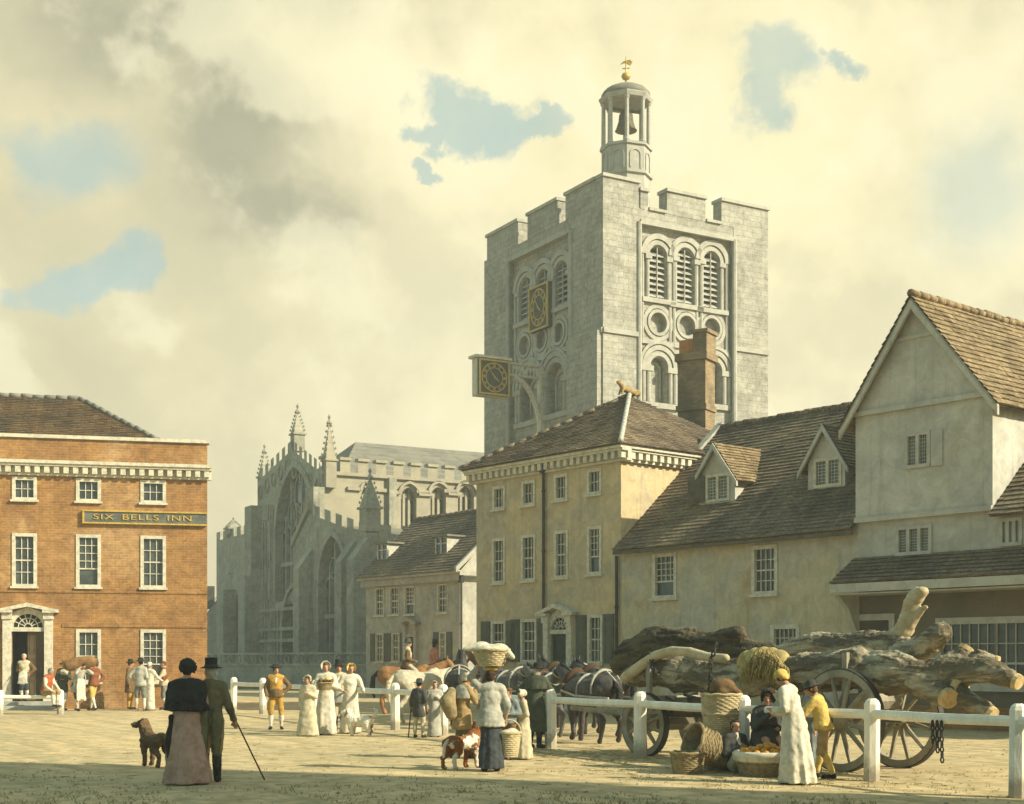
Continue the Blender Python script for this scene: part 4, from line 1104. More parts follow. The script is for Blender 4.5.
dm = MB().lathe((cc.x, cc.y, 0), [(r0 * .85, Zc(104.2)), (r0 * 1.05, Zc(104)), (r0 * 1.1, Zc(101.5)), (r0 * 1.12, Zc(100.5)), (r0 * 1.12, Zc(99.5)), (r0 * .98, Zc(99))], 8, ph=ph).build('entablature', M['stone_trim'], cu)
dome = MB().lathe((cc.x, cc.y, 0), [(r0 * 1.04, Zc(99.4)), (r0 * 1.0, Zc(95)), (r0 * .84, Zc(91)), (r0 * .58, Zc(87.8)), (r0 * .25, Zc(86)), (.05, Zc(85.6))], 16).build('dome', M['lead'], cu, smooth=True)
bell = MB().lathe((cc.x, cc.y, 0), [(.62, Zc(131)), (.56, Zc(129.5)), (.42, Zc(122)), (.38, Zc(115)), (.28, Zc(112.5)), (.05, Zc(112))], 16).box(Fr(cc[:2], (.9, .3)), -1.1, 1.1, -.08, .08, Zc(111.8), Zc(109.6)).build('bell', M['cart_dark'], cu, smooth=False)
fin = MB().tube([V((cc.x, cc.y, Zc(89))), V((cc.x, cc.y, Zc(57)))], [.07, .03], 6)
fin.lathe((cc.x, cc.y, 0), [(.03, Zc(80.5)), (.2, Zc(79)), (.27, Zc(76.5)), (.2, Zc(73.8)), (.03, Zc(72.5))], 12)
fo = fin.build('finial', M['gold'], cu, smooth=True)
VF = Fr(cc[:2], (.98, -.2))
MB().prism(VF, [(-.32, Zc(64)), (-.1, Zc(63)), (.25, Zc(66)), (.36, Zc(62.4)), (.2, Zc(60)), (-.12, Zc(61))], -.02, .02).box(VF, -.2, .2, -.03, .03, Zc(68.8), Zc(68)).build('weather_vane', M['gold'], fo)

# hanging clock on its bracket
HB = Fr(TF(0, 6.2, 0)[:2], (-TF.x.x, -TF.x.y))          # runs out from the shaded face
HB.y = -HB.y if HB.y.y < 0 else HB.y
hk = empty('hanging_clock', HB(0, 0, 13), 'square dark clock with gilt dial hung from the tower on a white bracket', 'clock')
zc0, zc1 = EYE + (HOR - 396.5) * 73.6 / FOC, EYE + (HOR - 359) * 73.6 / FOC
xL, xR = 3.93, 2.0
HM = Fr(HB(xL, -.25, 0)[:2], (TF.x.x, TF.x.y))
bx = MB().box(HM, 0, 1.95, 0, .5, zc0, zc1).build('clock_box', M['white'], hk)
clock(HM, .06, 1.89, zc0 + .06, zc1 - .06, -.08, bx)
MB().box(HM, -.14, 2.05, -.16, .66, zc1 + .003, zc1 + .14).build('clock_hood', M['white'], bx)
br = MB().box(HM, 1.953, 4.15, .12, .38, zc1 - .1, zc1 + .001).box(HM, 1.953, 4.15, .14, .36, zc1 - .72, zc1 - .6)
br.box(HM, 3.95, 4.25, .05, .45, zc0 - 3.1, zc1 - .104)
pts = [HM(2.35 + 1.7 * math.sin(i / 8 * 1.57), .25, zc1 - .8 - 3.0 * (1 - math.cos(i / 8 * 1.57))) for i in range(9)]
br.tube(pts, .15, 6)
bo = br.build('bracket', M['white'], hk)
for i in range(9):
    x = 2.1 + i * .22
    MB().tube([HM(x, .25, zc1 - .6), HM(x, .25, zc1 - .1)], .045, 6).build('baluster', M['white'], bo)

# ------------------------------------------------------------------ the church
WFc = Fr((-12.9, 95), (.488, -.873))                    # west front; x < 0 lies left of the nave corner
SFc = Fr((-12.9, 95), (.873, .488))                     # sunlit south side of the nave
chh = empty('church', (-12.9, 97, 0), 'large grey gothic church with traceried west window, pinnacles and battlements', 'church')
X = lambda px, y=0: WFc.fx(px, y)
Zw = lambda px, py, y=0: WFc.fz(px, py, y)
wl = MB(); tr = MB()
xA, xR, xL_ = X(291), 0.0, X(257.5)
zA, zRt, zLt = Zw(291, 447), Zw(322, 470), Zw(258, 478)
# stepped gable with battlements
gab = [(xL_, 0), (xR, 0), (xR, zRt)]
def crenel(x0, z0, x1, z1, n):
    pts = []
    for i in range(n):
        a, b, c = i / n, (i + .55) / n, (i + 1) / n
        f = lambda t_: (x0 + (x1 - x0) * t_, z0 + (z1 - z0) * t_)
        (p, q), (p2, q2), (p3, q3) = f(a), f(b), f(c)
        pts += [(p, q + .45), (p2, q2 + .45), (p2, q2 - .25), (p3, q3 - .25)]
    return pts
gab += crenel(xR, zRt, xA + .3, zA, 6)[1:] + crenel(xA, zA, xL_, zLt, 6)
ww = arch(0, 1, 0, 1)
def traceried(xc, r, z0, zs, pt, mull, y, F=WFc, trans=(), par=None, deep=.5, m='church'):
    """A pointed traceried window; returns the opening."""
    o = arch(xc, r, z0, zs, 16, pt)
    b = MB()
    k = r * (1 + pt); H = k * math.sin(math.acos((k - r) / k))
    for i in range(1, mull):
        x = xc - r + 2 * r * i / mull; q = abs(x - xc)
        zt2 = zs + math.sqrt(max(0, k * k - (q + k - r) ** 2))
        b.box(F, x - .09, x + .09, y + deep - .22, y + deep, z0, zs + (zt2 - zs) * (.96 if i % 2 == 0 else .5))
    for i in range(mull):                                   # cusped heads of the lights
        x = xc - r + 2 * r * (i + .5) / mull; rr = r / mull
        zz = zs - (.2 if i in (0, mull - 1) else -.15)
        b.tube([F(x - rr * math.cos(math.pi * j / 6), y + deep - .1, zz + rr * 1.2 * math.sin(math.pi * j / 6)) for j in range(7)], .07, 5)
    for (fx, fz, fr) in ((0, .62, .3), (-.42, .32, .24), (.42, .32, .24), (-.15, .3, .16), (.15, .3, .16)):
        b.tube([F(xc + fx * r + fr * r * math.cos(j * math.pi / 6), y + deep - .1, zs + fz * H + fr * r * 1.25 * math.sin(j * math.pi / 6)) for j in range(13)], .07, 5)
    for tz in trans: b.box(F, xc - r, xc + r, y + deep - .24, y + deep, tz - .14, tz + .14)
    ob = b.build('tracery', M[m], par)
    MB().poly(*[F(x, y + deep - .01, z) for x, z in o]).build('pane', M['glass_pale'], ob)
    return o
big = traceried((X(277) + X(314.5)) / 2, (X(314.5) - X(277)) / 2, Zw(296, 600), Zw(296, 534), .3, 7, 0, trans=(Zw(296, 562),), par=chh, m='church')
door = arch((X(277) + X(314.5)) / 2, 2.3, 0, 4.2, 14, .2)
wl.panel(WFc, gab, [big, door], 0, .6)
MB().poly(*[WFc(x, .59, z) for x, z in door]).build('door', M['door_brown'], chh)
for o_, w_ in ((big, .4), (door, .5)):
    c_ = (sum(p[0] for p in o_) / len(o_)); zm = min(p[1] for p in o_)
    tr.ring(WFc, o_, [(c_ + (x - c_) * 1.1, zm + (z - zm) * 1.05) for x, z in o_], -.16, .04)
# blind panelling of the front
for i in range(26):
    px = 259 + i * 2.45
    if 275 < px < 316: continue
    x = X(px); tr.box(WFc, x - .07, x + .07, -.12, .02, 3.5, Zw(px, 505 if px > 268 else 520))
for zz in (Zw(296, 608), Zw(296, 640), 4.0): tr.box(WFc, xL_ + .3, xR - .3, -.2, .03, zz - .12, zz + .12)
for i in range(18):
    x = xL_ + .5 + i * (xR - xL_ - 1) / 17
    if abs(x - (X(277) + X(314.5)) / 2) > 3: tr.box(WFc, x - .08, x + .08, -.14, .02, .6, Zw(296, 609))
# cusped blind arcades on the front
for z0_, z1_, n_ in ((Zw(296, 640) + .3, Zw(296, 612), 15), (4.3, Zw(296, 644), 15), (Zw(270, 560), Zw(270, 520), 15), (Zw(270, 600), Zw(270, 565), 15)):
    for i in range(n_):
        xa_ = xL_ + .4 + (xR - xL_ - .8) * i / n_; xb_ = xL_ + .4 + (xR - xL_ - .8) * (i + 1) / n_; xm_ = (xa_ + xb_) / 2
        if X(274) < xm_ < X(318): continue
        r_ = (xb_ - xa_) / 2 - .06
        tr.tube([WFc(xm_ - r_ * math.cos(math.pi * j / 6), -.06, z1_ - r_ * 1.4 + r_ * 1.3 * math.sin(math.pi * j / 6)) for j in range(7)], .07, 4)
        for xq in (xm_ - r_, xm_ + r_): tr.box(WFc, xq - .06, xq + .06, -.12, .02, z0_, z1_ - r_ * 1.4)
for i in range(9):
    t_ = (i + .5) / 9; xm_ = xL_ + (xR - xL_) * t_; zz_ = zLt + (zA - zLt) * min(1, t_ * 2) if t_ < .5 else zA + (zRt - zA) * (t_ - .5) * 2
    tr.tube([WFc(xm_ + .42 * math.cos(j * math.pi / 5), -.05, zz_ - 1.3 + .5 * math.sin(j * math.pi / 5)) for j in range(11)], .07, 4)
# nave body
zcl = SFc.fz(340, 470)
xe = 34.0
wl.poly(WFc(xL_, 0, 0), WFc(xL_, xe, 0), WFc(xL_, xe, zLt), WFc(xL_, 0, zLt))
tr.build('panelling', M['church'], chh)


def pinnacle(F, x, y, z0, z1, w, m='church', name='pinnacle'):
    s = MB(); zm = z0 + (z1 - z0) * .4
    s.box(F, x - w, x + w, y - w, y + w, z0, zm)
    s.box(F, x - w * 1.25, x + w * 1.25, y - w * 1.25, y + w * 1.25, zm, zm + w * .3)
    s.add([F(x - w, y - w, zm + w * .3), F(x + w, y - w, zm + w * .3), F(x + w, y + w, zm + w * .3), F(x - w, y + w, zm + w * .3), F(x, y, z1)], [[0, 1, 4], [1, 2, 4], [2, 3, 4], [3, 0, 4]])
    for i in range(1, 7):
        t_ = i / 7; rr = w * (1 - t_) + .06; z = zm + w * .3 + (z1 - zm) * t_
        for a, b in ((-1, -1), (1, -1), (1, 1), (-1, 1)):
            c = F(x + a * rr, y + b * rr, z); s.lathe(c, [(.02, -.1), (.075, 0), (.02, .1)], 5)
    s.lathe(F(x, y, z1 - .1), [(.04, -.2), (.22, 0), (.05, .25), (.12, .42), (.02, .6)], 6)
    return s.build(name, M[m], chh)


pinnacle(WFc, xA, .5, zA - .3, Zw(291, 410), .4)
pinnacle(WFc, .1, .5, zRt - 1.2, Zw(327.5, 419), .38, 'church_pale')
pinnacle(WFc, xL_ + .2, .5, zLt - 1.4, Zw(265.5, 447), .42)
for x in (xL_ + .1, -.25):
    for y0, zt_ in ((-1.3, zLt * .52), (-.8, zLt * .86)):
        wl.prism(WFc, [(x - .75, 0), (x + .75, 0), (x + .75, zt_), (x - .75, zt_)], y0, -.003 if y0 > -1 else -.8)
# sunlit clerestory
cl = MB(); ch_ = []
cw = []
for a, b, t_, s_ in ((361.5, 373, 487, 524), (401, 416.5, 487.5, 524), (430.5, 446, 487, 524.5), (458, 474, 486, 525)):
    xa, xb = SFc.fx(a), SFc.fx(b); m = (a + b) / 2; r = (xb - xa) / 2
    zt_, zs_ = SFc.fz(m, t_), SFc.fz(m, s_)
    k = r * 1.3; H = k * math.sin(math.acos((k - r) / k))
    cw.append(traceried((xa + xb) / 2, r, zs_ - 1.0, zt_ - H, .3, 3, 0, F=SFc, par=chh, m='church_pale', deep=.6))
pl_ = MB()
zcap = SFc.fz(340, 460)
cre = []
xend = SFc.fx(478)
n = 9
for i in range(n):
    a = xend * i / n; b = xend * (i + .56) / n; c = xend * (i + 1) / n
    cre += [(a, zcap), (b, zcap), (b, zcap - 1.0), (c, zcap - 1.0)]
cl.panel(SFc, [(xend, 0), (0, 0)][::-1] + [] + cre[::-1] if False else [(0, 0), (xend, 0)] + cre[::-1], cw, 0, .62)
cl.build('clerestory_wall', M['church_pale'], chh, recalc=False)
hm = MB()
for i in range(n):
    a = xend * i / n; b = xend * (i + .56) / n; c = xend * (i + 1) / n
    hm.box(SFc, a - .05, b + .05, -.14, .5, zcap, zcap + .2); hm.box(SFc, b + .06, c - .06, -.12, .5, zcap - .998, zcap - .82)
hm.box(SFc, 0, xend, -.22, .02, SFc.fz(400, 478) - .12, SFc.fz(400, 478) + .12)
for o_ in cw:
    c_ = sum(p[0] for p in o_) / len(o_); zm = o_[0][1]
    up = [p for p in o_ if p[1] > zm + 1.4]
    c2 = [(c_ + (x - c_) * 1.22, zm + (z - zm) * 1.07) for x, z in up]; c3 = [(c_ + (x - c_) * 1.42, zm + (z - zm) * 1.12) for x, z in up]
    hm.ring(SFc, c2, c3, -.22, .03)
    hm.box(SFc, c3[-1][0] - .1, c3[-1][0] + .9, -.2, .03, c3[-1][1] - .12, c3[-1][1] + .12); hm.box(SFc, c3[0][0] - .9, c3[0][0] + .1, -.2, .03, c3[0][1] - .12, c3[0][1] + .12)
hm.build('parapet_mouldings', M['church_pale'], chh)
downx = SFc.fx(391)
MB().box(SFc, downx - .28, downx + .28, -.35, -.003, 6, SFc.fz(391, 478)).build('rainwater_shaft', M['church'], chh)
zr = SFc.fz(400, 447, 7); zb_ = zcap - 1.1
A, B = SFc(1.5, .6, zb_), SFc(xend + 8, .6, zb_)
MB().slope(A, B, SFc(xend + 8, 6.5, zr), SFc(5.2, 6.5, zr), .8, .02, .004, 3).poly(SFc(1.5, .6, zb_), SFc(5.2, 6.5, zr), SFc(1.5, 12.4, zb_)).slope(SFc(1.5, 12.4, zb_), SFc(xend + 8, 12.4, zb_), SFc(xend + 8, 6.5, zr), SFc(5.2, 6.5, zr), .8, .02, .004, 3).build('roof', M['lead'], chh)
# south aisle with its own west window
xa1 = X(379); zaL, zaR = Zw(325, 510), Zw(372, 530)
asp = [(X(305), 0), (xa1, 0), (xa1, zaR)] + crenel(xa1, zaR - .2, .003, zaL, 5)[1:] + [(X(305), Zw(305, 548))]
aw = traceried((X(333) + X(360)) / 2, (X(360) - X(333)) / 2, Zw(347, 655), Zw(347, 582), .35, 5, -.9, par=chh, trans=(Zw(347, 616),))
wl.panel(WFc, asp, [aw], -.9, .6)
wl.poly(WFc(X(305), -.9, 0), WFc(X(305), 0, 0), WFc(X(305), 0, Zw(305, 548)), WFc(X(305), -.9, Zw(305, 548)))
c_ = (X(333) + X(360)) / 2; zm = aw[0][1]
MB().ring(WFc, aw, [(c_ + (x - c_) * 1.14, zm + (z - zm) * 1.05) for x, z in aw], -1.06, -.87).build('window_moulding', M['church'], chh)
AF = Fr(WFc(xa1, -.9, 0)[:2], (.873, .488))
wl.panel(AF, [(0, 0), (12, 0), (12, zaR)] + crenel(12, zaR - .2, 0, zaR - .2, 7)[1:], [arch(3.4, .9, 3, 6.3, 12, .3), arch(8, .9, 3, 6.3, 12, .3)], 0, .4)
MB().poly(AF(2, .38, 3), AF(9.5, .38, 3), AF(9.5, .38, 8.2), AF(2, .38, 8.2)).build('pane', M['glass'], chh)
MB().poly(AF(0, .6, zaR - .6), AF(12, .6, zaR - .6), AF(12, 9, zaR + 1), AF(0, 9, zaR + 1)).build('aisle_roof', M['lead'], chh)
for x in (X(322.5), X(366), xa1 - .1):
    wl.prism(WFc, [(x - .55, 0), (x + .55, 0), (x + .55, zaR - 2), (x - .55, zaR - 2)], -1.9, -.903)
    wl.add([WFc(x - .55, -1.9, zaR - 1.99), WFc(x + .55, -1.9, zaR - 1.99), WFc(x + .55, -.903, zaR - .6), WFc(x - .55, -.903, zaR - .6), WFc(x - .55, -.903, zaR - 1.99), WFc(x + .55, -.903, zaR - 1.99)], [[0, 1, 2, 3], [0, 3, 4], [1, 5, 2]])
pinnacle(WFc, X(370, -.5), -.5, zaR - .2, Zw(370, 476, -.5), .5)
# pale raking coping of the nave buttress
MB().prism(WFc, [(X(305), Zw(305, 548)), (0, zaL), (0, zaL + .5), (X(305), Zw(305, 548) + .5)], -1.05, -.2).build('raking_coping', M['church_pale'], chh)
# north aisle, raking down to the left
xn = X(226); znR, znL = Zw(256, 533), Zw(229, 572)
asp = [(xn, 0), (xL_ - .003, 0), (xL_ - .003, znR)] + crenel(xL_, znR, xn, znL, 7)[1:]
nw_ = traceried((X(231) + X(248)) / 2, (X(248) - X(231)) / 2, Zw(240, 655), Zw(240, 620), .35, 5, .25, par=chh)
wl.panel(WFc, asp, [nw_], .25, .6)
for px in (250, 231):
    x = X(px); wl.prism(WFc, [(x - .5, 0), (x + .5, 0), (x + .5, Zw(px, 590)), (x - .5, Zw(px, 590))], -.8, .247)
wl.poly(WFc(xn, .25, 0), WFc(xn, 20, 0), WFc(xn, 20, znL), WFc(xn, .25, znL))
# block beyond the north aisle
bz = Zw(236, 536, 6)
wl.box(WFc, X(216.5, 6), X(250, 6), 6, 14, 0, bz)
for i in range(5): wl.box(WFc, X(216.5, 6) + i * 1.9 * (X(250, 6) - X(216.5, 6)) / 9.2, X(216.5, 6) + (i * 1.9 + 1.05) * (X(250, 6) - X(216.5, 6)) / 9.2, 6.003, 6.7, bz + .003, bz + .8)
pinnacle(WFc, X(233.5, 6.4), 6.4, bz + .3, Zw(233.5, 522, 6.4), .6)
wl.build('wall', M['church'], chh, recalc=False)
# churchyard wall
YF = Fr((-20.5, 92), (.75, -.66))
yw = MB().box(YF, -3, 26, 0, .4, 0, 1.35).box(YF, -3.05, 26.05, -.08, .48, 1.353, 1.5)
yo = yw.build('churchyard_wall', M['church'], label='low grey stone wall with pierced parapet in front of the church', category='wall')
for i in range(36):
    x = -2.6 + i * .8
    MB().tube([YF(x + .22 * math.cos(j * math.pi / 5), .2, 1.78 + .26 * math.sin(j * math.pi / 5)) for j in range(11)], .05, 5).build('pierced_ring', M['church'], yo)
MB().box(YF, -3.02, 26.02, .02, .38, 2.06, 2.18).build('parapet_rail', M['church'], yo)

# ------------------------------------------------------------------ white post and rail fences
posts = [(7.35, 13.9), (5.96, 16.5), (4.83, 18.8), (3.42, 20.75), (2.13, 23.3), (.72, 26.0), (-.45, 28.3), (-1.5, 30.5), (-2.75, 33.0), (-4.2, 35.9), (-5.4, 38.5), (-7.65, 43.0), (-9.0, 45.2)]


def fence(name, pts, hp, hr, rp, rr, label):
    e = empty(name, (pts[len(pts) // 2][0], pts[len(pts) // 2][1], 0), label, 'fence')
    for i, (x, y) in enumerate(pts):
        j = min(i, len(pts) - 2); d = V((pts[j + 1][0] - pts[j][0], pts[j + 1][1] - pts[j][1], 0)).normalized()
        F = Fr((x, y), (d.x, d.y)); a = rp; tilt = rnd.uniform(-.035, .035)
        s = MB(); rows = [(a * 1.02, 0), (a * .98, hp * .5), (a, hp - .07), (a * .8, hp - .02), (a * .45, hp + .01)]
        s.lathe((x, y, 0), [(r * 1.3, z) for r, z in rows], 8, M=Matrix.Rotation(math.atan2(d.y, d.x) + math.pi / 8, 3, 'Z') @ Matrix.Rotation(tilt, 3, 'X'))
        s.build('post', M['fence'], e)
    for a, b in zip(pts, pts[1:]):
        A, B = V((*a, hr)), V((*b, hr)); d = (B - A).normalized()
        A += d * rp * .6; B -= d * rp * .6; m = A.lerp(B, .5) + V((0, 0, -.012))
        MB().tube([A, m, B], [rr * .95, rr, rr * .95], 8).build('rail', M['fence'], e)
    return e


fence('post_and_rail_fence', posts, 1.1, .9, .085, .07, 'long limewashed post and rail fence running away along the street')
ip = [(IF(L_, -5.0, 0).x, IF(L_, -5.0, 0).y) for L_ in (-8.6, -6.2, IF.fx(60.5, -5.0))]
fence('low_white_rail', ip, .74, .54, .085, .065, 'low white rail on stout posts before the inn door')

# ------------------------------------------------------------------ the timber carriage
KR = V((4.82, 20.5, 0)); fdir = V((-.6, .8, 0)); side = V((.8, .6, 0))
KFr = Fr(KR[:2], (fdir.x, fdir.y))        # x forward from the near hind hub; y runs to the near side
kt = empty('timber_carriage', KR + fdir * 2 + side * .7, 'grey wooden timber carriage with big spoked wheels loaded with tree trunks behind the fence', 'cart', rz=math.atan2(.8, -.6))
def C3(x, y, z): return KR + fdir * x + side * y + V((0, 0, z))
def wheel(x, y, r, n):
    Mx = Matrix((fdir, V((0, 0, 1)), side)).transposed()
    c = C3(x, y, r)
    w = MB()
    w.lathe(c, [(r, -.06), (r, .06), (r - .11, .05), (r - .11, -.05), (r, -.06)], 40, M=Mx, caps=False)
    o = w.build('wheel', M['cart'], kt)
    MB().lathe(c, [(r + .004, -.062), (r + .018, -.055), (r + .018, .055), (r + .004, .062)], 40, M=Mx, caps=False).build('tyre', M['iron'], o)
    MB().lathe(c, [(.0, -.24), (.07, -.24), (.1, -.2), (.14, -.08), (.15, .0), (.14, .08), (.1, .2), (.0, .2)], 14, M=Mx).build('hub', M['cart'], o)
    MB().lathe(c, [(.0, -.26), (.045, -.26), (.05, -.236), (.0, -.236)], 10, M=Mx).build('axle_end', M['iron'], o)
    for i in range(n):
        a = 2 * math.pi * i / n + .26
        u = fdir * math.cos(a) + V((0, 0, math.sin(a)))
        MB().tube([c + u * .12 + side * -.02, c + u * (r - .09)], [.038, .03], 6).build('spoke', M['cart'], o)
RR, RFW, WB = .745, .53, 4.25
for y in (0, 1.35): wheel(0, y, RR, 12); wheel(WB, y, RFW, 10)
MB().box(KFr, -.12, .12, -1.5, .1, RR - .1, RR + .12) if False else None
def beam(p, q, r, nm, m='cart_dark', n=6): return MB().tube([p, q], r, n).build(nm, M[m], kt)
beam(C3(0, .1, RR), C3(0, 1.25, RR), .13, 'axle'); beam(C3(WB, .1, RFW), C3(WB, 1.25, RFW), .12, 'axle')
beam(C3(-.6, .67, RR + .06), C3(WB + .3, .67, RFW + .2), .1, 'pole')
beam(C3(0, .1, RR + .27), C3(0, 1.25, RR + .27), .14, 'bolster', 'cart'); beam(C3(WB, .05, RFW + .36), C3(WB, 1.3, RFW + .36), .15, 'bolster', 'cart')
for x, z in ((0, RR + .25), (WB, RFW + .3)):
    for y in (.1, 1.25): beam(C3(x, y, z), C3(x, y, z + .75), .06, 'stake', 'cart')
for y in (.35, 1.0): beam(C3(WB + .05, y, RFW + .12), C3(WB + 2.4, y, .75), .05, 'shaft', 'cart')
beam(C3(WB - .75, .2, .92), C3(WB - .75, 1.2, .92), .09, 'cross_beam'); beam(C3(WB - .7, .25, 1.05), C3(.5, .3, .55), .025, 'brake_rod', 'iron')
beam(C3(WB - .2, .3, 1.0), C3(WB - 1.7, .35, .5), .025, 'brake_rod', 'iron')
MB().box(Fr(C3(WB - .9, .2, 0)[:2], (fdir.x, fdir.y)), -.4, .5, -.9, -.1, .75, 1.0).build('tool_box', M['cart_dark'], kt)


def on_cart(px, py, off=.67):
    """A point over the carriage, off metres from the plane of the near wheels."""
    u = (px - 512) / FOC; o = KR + side * off
    s = (u * o.y - o.x) / (fdir.x - u * fdir.y); p = o + fdir * s
    return V((p.x, p.y, EYE + (HOR - py) * p.y / FOC))


def log(pts, name, mname, label, branches=(), vox=.024, rough=.16, ends=True, group=None, parent=None, cat='log'):
    """Trunk grown through (px, py, offset, radius) stations, with limbs grown into it and sawn ends as parts."""
    s = Soup(); P3 = [(on_cart(a, b, c), r) for a, b, c, r in pts]
    def run(Q):
        m = []
        for (p, r), (q, r2) in zip(Q, Q[1:]):
            k = max(2, int((q - p).length / .16))
            for i in range(k):
                t_ = i / k; c = p.lerp(q, t_); rr = r + (r2 - r) * t_
                nv = noise.noise_vector(c * 1.9) * rr * rough * 1.6
                m.append((c + nv, rr * (1 + rough * noise.noise(c * 3.3 + V((5, 1, 2))))))
        m.append(Q[-1]); return m
    def fissure(m):
        for k in range(22):                                    # broken ridges of bark running lengthwise
            ph = k * 2 * math.pi / 22; on = rnd.random() < .7; seg = []
            for i, (p, r) in enumerate(m):
                d = (m[min(i + 1, len(m) - 1)][0] - m[max(i - 1, 0)][0]).normalized(); a = d.orthogonal().normalized()
                ref = V((0, 0, 1)) - d * d.z; a = ref.normalized() if ref.length > .2 else a; b = d.cross(a)
                q = ph + .5 * noise.noise(p * 2.3 + V((k, 0, 0)))
                if rnd.random() < .2: on = not on
                if on: seg.append((p + (a * math.cos(q) + b * math.sin(q)) * r * .97, max(.018, r * rnd.uniform(.07, .15))))
                elif seg:
                    if len(seg) > 1: s.chain([z[0] for z in seg], [z[1] for z in seg])
                    seg = []
            if len(seg) > 1: s.chain([z[0] for z in seg], [z[1] for z in seg])
    m = run(P3); s.chain([p for p, r in m], [r for p, r in m]); fissure(m)
    for p, r in m:
        if rnd.random() < .5:
            a = rnd.random() * 6.28; s.ell(p + V((math.cos(a) * .5, math.sin(a) * .3, math.sin(a * 2))) * r * .8, r * rnd.uniform(.25, .45))
    for bpts in branches:
        b = run([(on_cart(a, bb, c), r) for a, bb, c, r in bpts]); s.chain([p for p, r in b], [r for p, r in b]); fissure(b)
    o = s.grow(name, M[mname], vox, parent, 1, loc=None if parent else P3[len(P3) // 2][0], factor=.4, rough=((.5, .05), (.07, .04), (.03, .025)))
    if not parent:
        tag(o, label, cat, group)
    if ends:
        for Q in [P3] + [[(on_cart(a, bb, c), r) for a, bb, c, r in bp] for bp in branches]:
            (p, r), (q, r2) = Q[-2], Q[-1]
            d = (q - p).normalized()
            MB().tube([q + d * r2 * .55, q + d * r2 * 1.06], [r2 * .86, r2 * .8], 12).build('sawn_end', M['cutwood'], o)
    return o


GL = 'tree trunks on the timber carriage'
log([(622, 664, .95, .26), (640, 653, .95, .32), (668, 645, .95, .32), (700, 648, .95, .28), (735, 652, .95, .25), (770, 656, .95, .22)], 'log', 'bark_dark', 'shaggy dark trunk bowed up over the front wheels', [[(690, 650, .95, .2), (715, 641, .9, .17), (739, 634, .85, .14)]], group=GL, ends=False)
log([(630, 676, .6, .16), (660, 671, .5, .27), (700, 674, .5, .3), (745, 678, .5, .31), (790, 676, .5, .28), (826, 670, .45, .29), (862, 667, .45, .3), (905, 675, .45, .3), (935, 682, .45, .26), (950, 686, .45, .2)], 'log', 'bark_pale', 'great main trunk with pale lichened back and forked root limbs over the hind wheels',
    [[(935, 677, .45, .24), (962, 669, .5, .2), (990, 670, .5, .16), (1011, 679, .5, .13)],
     [(945, 672, .45, .2), (958, 661, .55, .17), (962, 655, .6, .13)],
     [(962, 664, .6, .1), (980, 655, .7, .085), (994, 659, .75, .07)],
     [(945, 683, .45, .17), (967, 700, .4, .13), (986, 711, .4, .13)],
     [(925, 684, .4, .22), (943, 695, .25, .17)]], group=GL, rough=.2)
LOG2 = log([(770, 662, 1.1, .2), (820, 648, 1.15, .22), (865, 645, 1.15, .22), (900, 645, 1.1, .2)], 'log', 'bark_pale', 'second pale trunk behind the main one with a tall peeled limb',
    [[(885, 648, 1.1, .17), (900, 636, 1.1, .15)],
     [(900, 655, 1.0, .2), (922, 648, .95, .19), (941, 632, .95, .17)]], group=GL, ends=False)
limb = Soup()
for br_ in ([(893, 642, 1.1, .15), (904, 629, 1.1, .14), (909, 616, 1.1, .13), (911, 604, 1.1, .13), (917, 595, 1.1, .12), (923, 592, 1.1, .085)], [(909, 622, 1.1, .11), (918, 613, 1.1, .07), (926, 607, 1.1, .04)]):
    bp_ = [(on_cart(a, b, c), r) for a, b, c, r in br_]; limb.chain([p for p, r in bp_], [r for p, r in bp_])
limb.grow('peeled_limb', M['peeled'], .03, LOG2, 1, rough=((.2, .06), (.07, .04)))
pp = [(on_cart(a, b, .18), r) for a, b, r in ((625, 678, .1), (638, 668, .1), (655, 656, .09), (672, 651, .085), (690, 652, .085), (708, 657, .08), (726, 658, .07))]
s = Soup(); s.chain([p for p, r in pp], [r for p, r in pp])
tag(s.grow('bent_pole', M['peeled'], .03, None, 3, loc=pp[3][0]), 'peeled pale pole bent in a bow along the side of the load', 'pole', GL)
# straw padding
s = Soup()
for i in range(5): s.ell(on_cart(747 + i * 8.5, 668 - 4 * math.sin(i / 4 * 3.1), .45), (.19, .28, .3))
so_ = s.grow('straw_bundle', M['straw'], .04, None, 3, loc=on_cart(764, 670))
tag(so_, 'golden straw bundle draped over the trunks of the carriage', 'straw')
st = MB()
for i in range(620):
    px = rnd.uniform(741, 788); py = 672 - 24 * math.sin(math.pi * (px - 739) / 51) * rnd.uniform(.1, 1); o = rnd.uniform(-.02, .25)
    p = on_cart(px, py, o); q = p + V((rnd.uniform(-.08, .1), rnd.uniform(-.1, .03), -rnd.uniform(.08, .3)))
    st.tube([p, p.lerp(q, .5) + V((0, -.05, .02)), q], [.009, .009, .004], 4)
st.build('straw_stalks', M['straw'], so_)['kind'] = 'stuff'


def chain_links(pts, step, r, name, parent=None, **tags):
    m = MB(); P_ = []
    for a, b in zip(pts, pts[1:]):
        a, b = V(a), V(b); n = max(1, int((b - a).length / step))
        P_ += [(a.lerp(b, i / n), (b - a).normalized()) for i in range(n)]
    for i, (p, d) in enumerate(P_):
        u = d.orthogonal().normalized(); w = d.cross(u)
        if i % 2: u = w
        m.tube([p + d * step * .62 * math.cos(j * math.pi / 4) + u * step * .36 * math.sin(j * math.pi / 4) for j in range(9)], r, 5)
    return m.build(name, M['iron'], parent, **tags)


